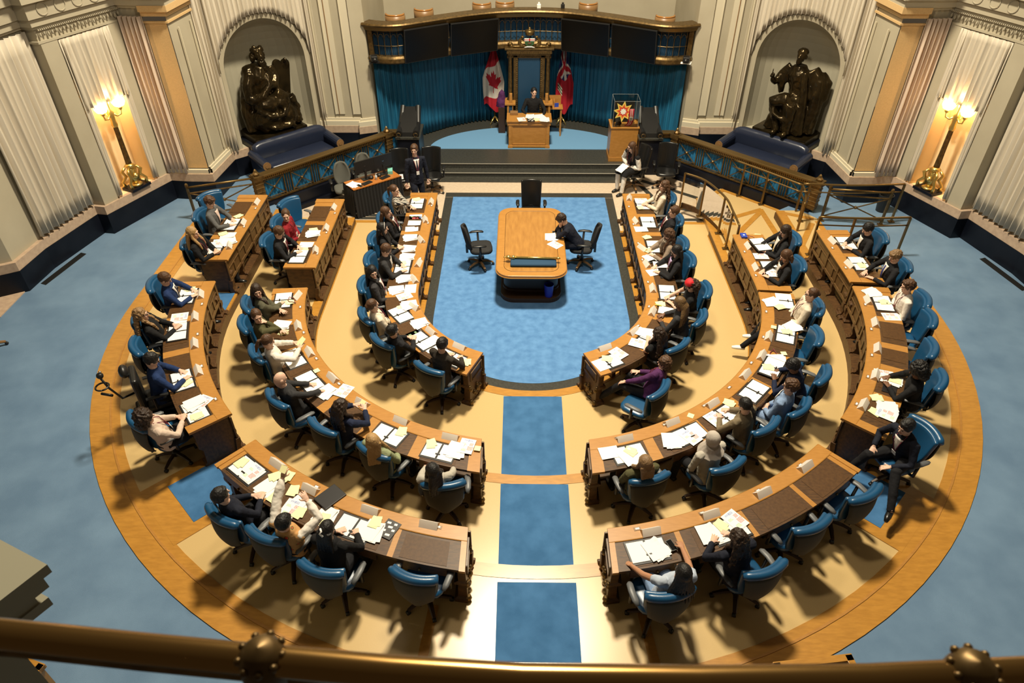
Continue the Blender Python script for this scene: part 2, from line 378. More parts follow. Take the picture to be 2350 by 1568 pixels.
for s, side in ((-1, 'left'), (1, 'right')):
    fx = (lambda m: m) if s < 0 else mirror
    allp = WP[1:]
    def P_(lst): return lst
    for z0, z1, off, m, nm in ((L3-.4, .81, .10, M_black, 'baseboard_'), (.81, 1.0, .09, M_ledge, 'trim_')):
        mb = MB(); wallstrip(mb, allp[:-1], z0, z1, off); struct(nm+side, fx(mb), m)
    mb = MB(); wallstrip(mb, WP[6:9], 1.0, 1.10, .07); wallstrip(mb, WP[8:10], 1.0, 1.10, .07); wallstrip(mb, WP[10:14], 1.0, 1.13, .08); wallstrip(mb, WP[8:10], 1.10, 1.15, .04); wallstrip(mb, WP[10:14], 1.13, 1.2, .04)
    mb2 = MB(); wallstrip(mb2, WP[7:9], 1.0, 1.10, .07); wallstrip(mb2, WP[7:9], 1.10, 1.15, .04)
    struct('trim_base_'+side, fx(mb), M_white)
    mb = MB(); wallstrip(mb, WP[0:6], .3, ZT); wallstrip(mb, WP[6:8], .3, ZT); wallstrip(mb, WP[8:10], .3, ZT); wallstrip(mb, WP[10:15], .3, ZT)
    mbi = MB()
    Ln = (NB-NA).length; Lb = (BB-BA).length
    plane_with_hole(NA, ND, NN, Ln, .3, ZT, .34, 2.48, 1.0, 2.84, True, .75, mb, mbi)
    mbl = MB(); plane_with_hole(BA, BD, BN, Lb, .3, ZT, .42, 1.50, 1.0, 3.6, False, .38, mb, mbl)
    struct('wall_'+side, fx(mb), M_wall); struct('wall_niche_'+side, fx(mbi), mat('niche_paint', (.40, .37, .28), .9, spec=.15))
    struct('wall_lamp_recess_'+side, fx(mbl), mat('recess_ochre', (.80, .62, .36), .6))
    mb = MB(); wallstrip(mb, [(-8.12, 15.54), (-7.655, 15.54)], 1.12, 4.38, .006); struct('wall_pilaster_'+side, fx(mb), M_wallo)
    # pilaster shafts beside the lamp bay, archivolt, wall panel lines
    P = lambda A, D, N, q, z, o: (A.x+D.x*q+N.x*o, A.y+D.y*q+N.y*o, z)
    mb = MB()
    for q0, q1 in ((0, .36), (1.55, Lb)):
        mb.add([P(BA, BD, BN, q0, 1.0, 0), P(BA, BD, BN, q1, 1.0, 0), P(BA, BD, BN, q1, 4.4, 0), P(BA, BD, BN, q0, 4.4, 0), P(BA, BD, BN, q0, 1.0, .04), P(BA, BD, BN, q1, 1.0, .04), P(BA, BD, BN, q1, 4.4, .04), P(BA, BD, BN, q0, 4.4, .04)], [(4, 5, 6, 7), (0, 4, 7, 3), (5, 1, 2, 6), (7, 6, 2, 3)])
    struct('trim_pilaster_'+side, fx(mb), M_wall)
    mb = MB(); n = 28; c0 = 1.41
    def ring(r, o): return [P(NA, ND, NN, .34-(r-1.07), 1.0, o)]+[P(NA, ND, NN, c0-r*math.cos(PI*i/n), 2.84+r*math.sin(PI*i/n), o) for i in range(n+1)]+[P(NA, ND, NN, 2.48+(r-1.07), 1.0, o)]
    mb.loft([ring(1.07, -.02), ring(1.07, .03), ring(1.16, .05), ring(1.22, .02), ring(1.22, 0)], cap=False, closed=False)
    struct('trim_arch_'+side, fx(mb), M_wall)
    mb = MB()
    for x in (-5.45, -5.2, -4.72): mb.box((x, 18.55, 4.1), (.02, .05, 5.6))
    mb.box((-5.08, 18.56, 4.1), (.24, .02, 5.6)); mb.box((-4.62, 18.555, 4.1), (.2, .03, 5.6))
    q = Vector((-7.595, 16.15)); mb.bar((-7.54, 16.45, 1.25), (-7.54, 16.45, 4.2), .03, .03); mb.bar((-7.57, 15.85, 1.25), (-7.57, 15.85, 4.2), .03, .03)
    struct('trim_panel_'+side, fx(mb), M_white)
    mb = MB().box((-5.10, 18.54, 4.1), (.012, .02, 5.6)); struct('trim_joint_'+side, fx(mb), M_wdm)
    # capitals and frieze
    mb = MB(); wallstrip(mb, [(-8.12, 15.54), (-7.64, 15.54), (-7.55, 16.6)], 4.36, 4.40, .04); wallstrip(mb, [(-8.12, 15.54), (-7.64, 15.54), (-7.55, 16.6)], 4.5, 4.6, .06); wallstrip(mb, [(-8.12, 15.54), (-7.64, 15.54), (-7.55, 16.6)], 4.6, 4.72, .13)
    struct('trim_capital_'+side, fx(mb), M_wallo)
    mb = MB(); wallstrip(mb, WP[2:8], 4.40, 4.44, .05)
    for z0, z1, off in ((4.66, 4.72, .06), (4.72, 4.86, .12), (4.86, 5.15, .18), (5.15, 5.5, .30), (5.5, 7.2, .42)): wallstrip(mb, WP[2:10], z0, z1, off)
    for i in range(46):     # dentils along the frieze
        q = BA+BD*(.03+i*Lb/46)+BN*.09; mb.box((q.x, q.y, 4.65), (.022, .022, .03), rz=math.atan2(BD.y, BD.x))
    for i in range(22):
        q = BA+BD*(.06+i*Lb/22)+BN*.055; mb.ell((q.x, q.y, 4.55+.02*math.sin(i*2.1)), (.025, .02, .045), 8, 5)
    for i in range(5):
        q = BA+BD*(.2+i*.38)+BN*.19; mb.tube([(q.x+.11*BD.x*math.cos(t), q.y+.11*BD.y*math.cos(t), 5.0+.11*math.sin(t)) for t in [2*PI*k/16 for k in range(17)]], .012, 5)
    struct('trim_frieze_'+side, fx(mb), M_wall)
    # curtains
    RA, RB = Vector((-10.06, 12.35)), Vector((-9.67, 13.92)); RD = (RB-RA).normalized(); RN = Vector((RD.y, -RD.x))
    nm = 'left' if s < 0 else 'right'
    tag(obj('curtain', fx(curtain(RA, RD, RN, .03, 1.58, 4.62, 1.06, 11, .062, .09)), M_curtw, smooth=True, solid=.01), 'tall cream pleated curtain nearest the viewer on the %s wall' % nm, 'curtain', 'cream wall curtains')
    FA, FB = Vector((-8.66, 15.6)), Vector((-8.12, 15.54)); FD = (FB-FA).normalized(); FN = Vector((FD.y, -FD.x))
    tag(obj('curtain', fx(curtain(FA, FD, FN, .03, .56, 4.5, 1.03, 5, .05, .08)), mat('curtain_rose', (.66, .53, .42), .9, spec=.1), smooth=True, solid=.01), 'narrow rosy cream curtain between the %s lamp recess and the ochre pilaster' % nm, 'curtain', 'cream wall curtains')
    # lamp bay: valance over the lamp plus two side drapes, one drawn cloth
    lc = thing('curtain', 'cream curtain parted around the standing lamp in the %s recess' % nm, 'curtain', (BA.x*(-s if s > 0 else 1), BA.y, 1.0), 0, 'cream wall curtains')
    lc.location = ((BA.x if s < 0 else -BA.x), BA.y, 1.0)
    obj('valance', fx(curtain(BA, BD, BN, .40, 1.52, 4.38, 2.98, 10, .04, .06)), M_curtw, lc, world=True, smooth=True, solid=.01)
    obj('drape', fx(curtain(BA, BD, BN, .36, .50, 4.38, 1.03, 2, .03, .05)), M_curtw, lc, world=True, smooth=True, solid=.01)
    obj('drape', fx(curtain(BA, BD, BN, 1.38, 1.54, 4.38, 1.03, 2, .03, .05)), M_curtw, lc, world=True, smooth=True, solid=.01)
    # niche drapery: side drapes and a scalloped head over the arch
    nc = thing('curtain', 'cream drapery framing the arched niche of the %s statue' % nm, 'curtain', ((NA.x if s < 0 else -NA.x), NA.y, 1.0), 0, 'cream wall curtains')
    def zarch(q):
        d = abs(q-1.41); r = 1.20
        return 2.84+math.sqrt(max(0, r*r-d*d)) if d < r else 2.9
    obj('valance', fx(curtain(NA, ND, NN, .18, 2.64, 5.6, zarch, 22, .045, .10)), M_curtw, nc, world=True, smooth=True, solid=.01)
    obj('drape', fx(curtain(NA, ND, NN, -.12, .20, 5.6, .98, 4, .05, .10)), M_curtw, nc, world=True, smooth=True, solid=.01)
    obj('drape', fx(curtain(NA, ND, NN, 2.62, 2.86, 5.6, .96, 4, .05, .13)), M_curtw, nc, world=True, smooth=True, solid=.01)
# back wall of the alcove above the balcony
mb = MB(); mb.box((0, 21.7, 4), (8.6, .2, 8)); struct('wall_back', mb, M_wall)
mb = MB()
for x in (-3.4, -2.6, -2.3, -1.2, -.9, .9, 1.2, 2.3, 2.6, 3.4): mb.box((x, 21.58, 5.6), (.04, .04, 3.8))
struct('trim_back', mb, M_white)
# walls behind the viewer's flanks
for s, side in ((-1, 'left'), (1, 'right')):
    mb = MB(); mb.box((s*10.85, 5.0, 3.5), (.2, 12.4, 7.4)); struct('wall_near_'+side, mb, M_wall)
mb = MB(); mb.box((-10.72, 11.2, 1.6), (.06, .9, 2.5)); mb.box((-10.68, 11.2, 1.6), (.04, .6, 2.1)); d = struct('door_1', mb, M_wdm)
mb = MB(); mb.box((-10.45, 11.1, L3+.01), (.7, 1.0, .02)); struct('trim_threshold', mb, M_ledge)
# ---------------------------------------------------------------- desks
def dpt(sg, R, q, v):
    """point of a horseshoe row: q<0 on the straight (metres beyond the centre), else degrees round the arc from 90"""
    if q <= 0: return (sg*(R+v), OC-q)
    a = math.radians(90-q); return (sg*(R+v)*math.sin(a), OC-(R+v)*math.cos(a))
def make_desk(sg, R, lvl, q0, q1, label, seats, xend=None, lighter=False, carved=True):
    H = .76
    def qend(v):
        if xend is None: return q1
        return 90-math.degrees(math.asin(xend/(R+v)))
    def qs(t, v):
        qe = qend(v)
        # piecewise so that the seam of straight and arc is a sample
        return q0+(qe-q0)*t
    k0 = R*PI/180
    tot = (max(0, -q0)+max(0, min(0, q1))*0)+max(0, qend(0) if xend else q1)*k0
    if q1 <= 0: tot = q1-q0
    n = max(4, int(tot/.16))
    def samples(v):
        qe = qend(v); out = []
        if qe <= 0:
            return [q0+(qe-q0)*i/n for i in range(n+1)]
        if q0 >= 0: return [q0+(qe-q0)*i/n for i in range(n+1)]
        ns = min(n-1, max(1, int(round(n*(-q0)/tot)))); na = n-ns
        return [q0+(0-q0)*i/ns for i in range(ns)]+[1e-6+qe*i/na for i in range(na+1)]
    def strip(mb, sec, i0=0, i1=None):
        """loft a closed v-z section along the desk between samples i0..i1"""
        i1 = n if i1 is None else i1; rings = []
        cache = {v: samples(v) for v, z in sec}
        for i in range(i0, i1+1):
            r = [(*dpt(sg, R, cache[v][i], v), lvl+z) for v, z in sec]
            rings.append(r if sg > 0 else r[::-1])
        mb.loft(rings)
    mid = samples(.3)[n//2]; c = dpt(sg, R, mid, .3)
    d = thing('desk', label, 'desk', (c[0], c[1], lvl), 0, None)
    T = M_desk
    rect = lambda v0, v1, z0, z1: [(v0, z0), (v1, z0), (v1, z1), (v0, z1)]
    if lvl > 0:
        mb = MB(); strip(mb, rect(-.052, .14, -.05, .03)); obj('plinth_board', mb, M_deskd, d, world=True)
    mb = MB(); strip(mb, [(-.015, H-.035), (.2, H-.035), (.2, H-.001), (.19, H+.004), (-.005, H+.004), (-.02, H-.012)]); obj('front_ledge', mb, T, d, world=True)
    eb = max(1, int(round(.11/(tot/n))))
    for a, b in ((0, eb), (n-eb, n)):
        mb = MB(); strip(mb, rect(.2, .615, H-.035, H+.003), a, b); obj('end_border', mb, T, d, world=True)
    mb = MB(); strip(mb, rect(.2, .6, H-.05, H-.008), eb, n-eb); obj('writing_surface', mb, M_deskd if not lighter else T, d, world=True)
    m = n-2*eb
    for j in range(seats):
        a = eb+int(round(m*j/seats)); b = eb+int(round(m*(j+1)/seats)); g = max(0, int(round((b-a)*.14)))
        if b-g > a+g:
            mb = MB(); strip(mb, rect(.235, .57, H-.01, H-.004), a+g, b-g); obj('leather_inset', mb, M_blot, d, world=True)
            mb = MB(); strip(mb, rect(.2, .6, H-.01, H-.0065), max(a, eb), a+max(1, g//2)); obj('inlay_band', mb, T, d, world=True)
            mm = (a+b)//2
            mb = MB(); strip(mb, rect(.56, .6, H-.17, H-.05), a+g, b-g); q = obj('drawer', mb, M_deskd, d, world=True)
            x, y = dpt(sg, R, samples(.3)[mm], .61); mb = MB().ell((x, y, lvl+H-.11), (.018, .018, .018), 8, 6); obj('knob', mb, M_brass, q, world=True)
            x, y = dpt(sg, R, samples(.3)[min(n, mm+1)], .06); mb = MB(); an = math.atan2(y-OC, x) if samples(.3)[mm] > 0 else 0
            mb.box((x, y, lvl+H+.006), (.05, .09, .006), rz=an); pl = obj('socket_plate', mb, M_wdm, d, world=True)
            mb = MB(); mb.box((x, y, lvl+H+.0105), (.025, .05, .003), rz=an); obj('socket_cover', mb, M_paper, pl, world=True)
    # front panel with rails and stiles
    mb = MB(); strip(mb, rect(.035, .06, .27, H-.03)); obj('front_panel', mb, M_deskp, d, world=True)
    mb = MB(); strip(mb, rect(.012, .035, .27, .33)); strip(mb, rect(.015, .035, H-.1, H-.035)); strip(mb, rect(.02, .035, .52, .545))
    ns = max(2, int(round(tot/.62))+1); feet = []
    for j in range(ns):
        i = int(round(n*j/(ns-1))); qv = samples(.03)[min(i, n)]
        p0 = Vector(dpt(sg, R, qv, .0)); p1 = Vector(dpt(sg, R, qv, .1)); dr = (p0-p1).normalized(); feet.append((p0, dr))
        an = math.atan2(dr.y, dr.x); q = p0-dr*.025
        inn = .03 if 0 < j < ns-1 else 0
        mb.box((q.x, q.y, lvl+.5), (.025, .07, .46), rz=an)
        if j < ns-1:
            i2 = int(round(n*(j+.5)/(ns-1))); pm = Vector(dpt(sg, R, samples(.03)[min(i2, n)], .02)); mb.box((pm.x, pm.y, lvl+.42), (.012, .05, .2), rz=an)
    obj('panel_moulding', mb, M_deskp, d, world=True, bevel=.004)
    for j, (p0, dr) in enumerate(feet):
        mb = MB(); tn = Vector((-dr.y, dr.x)); w = .045
        prof = [(-.06, .30), (.01, .30), (.005, .22), (-.02, .14), (-.005, .08), (.03, .05), (.045, .0), (-.09, 0), (-.09, .1), (-.075, .2)]
        if j in (0, len(feet)-1): sh = tn*(.05 if j == 0 else -.05)*(-sg if False else 1)*0
        mb.add([(p0.x+dr.x*a+tn.x*w*s, p0.y+dr.y*a+tn.y*w*s, lvl+z) for s in (-1, 1) for a, z in prof], [tuple(range(9, -1, -1)), tuple(range(10, 20))]+[(k, (k+1) % 10, 10+(k+1) % 10, 10+k) for k in range(10)])
        mb.tube([(p0.x+dr.x*.035+tn.x*t, p0.y+dr.y*.035+tn.y*t, lvl+.035) for t in (-.055, .055)], .033, 10)
        obj('scroll_foot', mb, M_deskd, d, world=True, bevel=.003)
    # end panels: pedestal with a moulded waist
    for e, i in ((0, 0), (1, n)):
        rings = []
        for v0, v1, z, w in ((-.01, .56, .0, .16), (-.01, .56, .06, .16), (.02, .53, .09, .12), (.03, .52, .34, .11), (.0, .57, .40, .15), (.0, .57, .44, .15), (.04, .56, .47, .10), (.03, .57, .70, .10), (.0, .6, .725, .13)):
            out = []
            for v, ww in ((v0, 0), (v1, 0), (v1, w), (v0, w)):
                qv = samples(v)[i]; x, y = dpt(sg, R, qv, v); q2 = dpt(sg, R, samples(v)[i+(1 if e == 0 else -1)], v); dd = (Vector(q2)-Vector((x, y))).normalized()*ww
                out.append((x+dd.x, y+dd.y, lvl+z))
            rings.append(out if (sg > 0) == (e == 0) else out[::-1])
        mb = MB(); mb.loft(rings); ep = obj('end_panel', mb, M_deskd, d, world=True, bevel=.004)
        if xend is not None and e == 1 or (R < 3 and e == 1):   # carved ends at the aisle
            mb = MB(); qv = samples(.3)[n]; pts = [Vector(dpt(sg, R, samples(v)[n], v)) for v in (.02, .3, .54)]
            q2 = Vector(dpt(sg, R, samples(.3)[n-1], .3)); o_ = (pts[1]-q2).normalized()*.01
            for f, z, r in ((.5, .22, .05), (.3, .2, .035), (.7, .2, .035), (.5, .3, .03), (.4, .13, .03), (.6, .13, .03), (.05, .35, .04), (.95, .35, .04), (.05, .06, .045), (.95, .06, .045), (.0, .42, .03), (1, .42, .03)):
                p = pts[0]+(pts[2]-pts[0])*f+o_; mb.ell((p.x, p.y, lvl+z), (r, r, r*1.2), 8, 6)
            obj('carving', mb, M_brassd, ep, world=True)
            mb = MB(); p0, p1 = pts[0]+(pts[2]-pts[0])*.12+o_, pts[0]+(pts[2]-pts[0])*.88+o_
            for z in (.5, .68): mb.bar((p0.x, p0.y, lvl+z), (p1.x, p1.y, lvl+z), .02, .012)
            for p in (p0, p1): mb.bar((p.x, p.y, lvl+.5), (p.x, p.y, lvl+.68), .02, .012)
            obj('panel_frame', mb, M_deskp, ep, world=True)
    return d
make_desk(-1, 2.18, L1, -3.88, 67, 'long inner-row desk left of the centre table, facing the aisle of the pit', 8)
make_desk(1, 2.18, L1, -3.88, 67, 'long inner-row desk right of the centre table', 8)
make_desk(-1, 4.22, L2, -3.23, -.36, 'straight middle-row desk at the far left where the red-sweatered woman sits', 3)
make_desk(-1, 4.22, L2, 4.4, 80, 'curved middle-row desk on the left where the bald man sits', 7, xend=.77)
make_desk(1, 4.22, L2, -1.73, 4.2, 'short straight middle-row desk at right behind the glass railing', 2)
make_desk(1, 4.22, L2, 5.2, 80, 'curved middle-row desk on the right where the hijab wearer sits', 7, xend=.77)
make_desk(-1, 5.88, L3, -3.06, -.34, 'straight outer-row desk at the far left with the blond woman in black', 3)
make_desk(-1, 5.88, L3, 3.8, 41, 'curved outer-row desk on the left beside the power wheelchair', 4)
make_desk(-1, 5.88, L3, 48, 80, 'outer-row desk at lower left strewn with yellow sheets', 4, xend=.86)
make_desk(1, 5.88, L3, -1.62, 2.9, 'short straight outer-row desk at the far right below the brass handrail', 2)
make_desk(1, 5.88, L3, 4.2, 41, 'curved outer-row desk on the right with two empty seats', 5)
make_desk(1, 5.88, L3, 48, 80, 'outer-row desk at lower right, its upper half bare', 4, xend=.86)
# ---------------------------------------------------------------- swivel chairs
def chair_proto(kind):
    r = bpy.data.objects.new({'blue': 'swivel_chair', 'black': 'office_chair', 'mesh': 'task_chair', 'grey': 'clerk_chair'}[kind], None); COL.objects.link(r); r.empty_display_size = .1
    lea = {'blue': M_leab, 'black': M_leak, 'mesh': mat('fabric_black', (.012, .012, .013), .8), 'grey': M_fabg}[kind]
    shell = {'blue': M_shell, 'black': M_plas, 'mesh': M_plas, 'grey': M_plas}[kind]
    W0, W1 = (.46, .58) if kind == 'blue' else ((.46, .5) if kind == 'black' else (.42, .46))
    HB = {'blue': .49, 'black': .60, 'mesh': .52, 'grey': .5}[kind]
    def back(u, v, off=0, sc=1):
        x = (u*2-1)
        w = (W0+(W1-W0)*v)/2*sc
        if kind in ('mesh', 'grey'): w *= math.sqrt(max(.08, 1-max(0, (v-.35)/.65)**2*.72)) * (1-.25*max(0, .3-v)/.3)
        if kind == 'blue': w *= .86+.14*min(1, v*3)
        return (x*w, -.27-(.05 if kind == 'blue' else .12)*v+.085*x*x-off*(1-.0*v)+.03*math.sin(v*PI)*(1 if kind != 'grey' else .4)*0, .47+(HB+.03)*v*(1-.04*x*x*(1 if kind == 'blue' else 0)))
    mb = MB(); mb.grid(lambda u, v: back(u, v), 14, 10); bk = obj('backrest', mb, lea, r, smooth=True, solid=-.055, bevel=.018)
    if kind == 'blue':
        mb = MB(); mb.tube([Vector(back(i/14, 1))+Vector((0, -.030, -.006)) for i in range(15)], [.036]+[.052]*13+[.036], 10); obj('top_roll', mb, lea, bk, smooth=True)
        mb = MB()
        def sh(u, v):
            p = Vector(back(u, v*.97-.10, .066, .97*(1 if v > .3 else .70+.30*(v/.3)**.6))); return p+Vector((0, -.045*math.sin(v*PI), 0))
        mb.grid(sh, 12, 10); obj('back_shell', mb, shell, r, smooth=True, solid=-.018)
    elif kind == 'black':
        mb = MB()
        for i in range(7):
            x = (i-3)*.05; mb.tube([(x*.4, -.25, .64), (x*.9, -.27, .70)], .004, 5)
        obj('lumbar_pleats', mb, M_plag, bk)
    mb = MB()
    n = 16; rings = []
    for z, s in ((.405, .80), (.42, .96), (.45, 1.0), (.485, .97), (.50, .86), (.505, .5)):
        rings.append([(.265*s*math.copysign(abs(math.cos(2*PI*j/n))**.55, math.cos(2*PI*j/n)), .03+.25*s*math.copysign(abs(math.sin(2*PI*j/n))**.55, math.sin(2*PI*j/n)), z) for j in range(n)])
    mb.loft(rings); st = obj('seat', mb, lea, r, smooth=True)
    mb = MB().box((0, -.27, .45), (.10, .05, .16)); mb.box((0, 0, .40), (.2, .3, .03)); obj('seat_frame', mb, M_plas, r)
    for s in (-1, 1):
        mb = MB(); mb.tube([(s*.22, .0, .41), (s*.31, -.0, .43), (s*.315, -.01, .66)], [.02, .024, .022], 8, flat=1.0)
        arm = obj('arm_support', mb, M_plas, r, smooth=True)
        mb = MB(); mb.tube([(s*.305, -.19, .655), (s*.315, -.13, .67), (s*.32, -.01, .675), (s*.31, .09, .665), (s*.30, .12, .655)], [.022, .040, .042, .040, .022], 10, flat=.5)
        obj('armrest', mb, M_plag if kind == 'blue' else M_plas, arm, smooth=True)
    mb = MB(); mb.lathe([(.03, .12), (.03, .25), (.022, .26), (.022, .41)], 12); obj('gas_column', mb, M_plas, r, smooth=True)
    bs = MB().lathe([(.05, .07), (.055, .13), (.035, .15)], 12); base = obj('star_base', bs, M_plas, r)
    wm = M_wdm if kind in ('black', 'mesh') else M_wdd
    for k in range(5):
        a = 2*PI*k/5+.3; c, s = math.cos(a), math.sin(a)
        mb = MB(); mb.tube([(c*.03, s*.03, .115), (c*.16, s*.16, .11), (c*.29, s*.29, .075)], [.035, .032, .024], 6, flat=.7); lg = obj('base_leg', mb, wm, base)
        mb = MB(); mb.tube([(c*.29-s*.022, s*.29+c*.022, .03), (c*.29+s*.022, s*.29-c*.022, .03)], .028, 10); obj('caster', mb, M_plas, lg, smooth=True)
    return r
PROTO = {}; CST = {}
def chair(kind, pt, face, label, group, lvl=0):
    """pt: seat centre on the floor, face: heading in radians of +Y"""
    if kind not in PROTO: PROTO[kind] = chair_proto(kind)
    return place(PROTO[kind], CST, label, 'chair', (pt[0], pt[1], lvl), face, group)
def inward(x, y):
    """unit vector from a seat towards its desk"""
    if y > OC: return Vector((-1 if x > 0 else 1, 0))
    v = Vector((-x, OC-y)); return v.normalized()
def head_of(v): return math.atan2(-v.x, v.y)      # rotation z that turns +Y to v
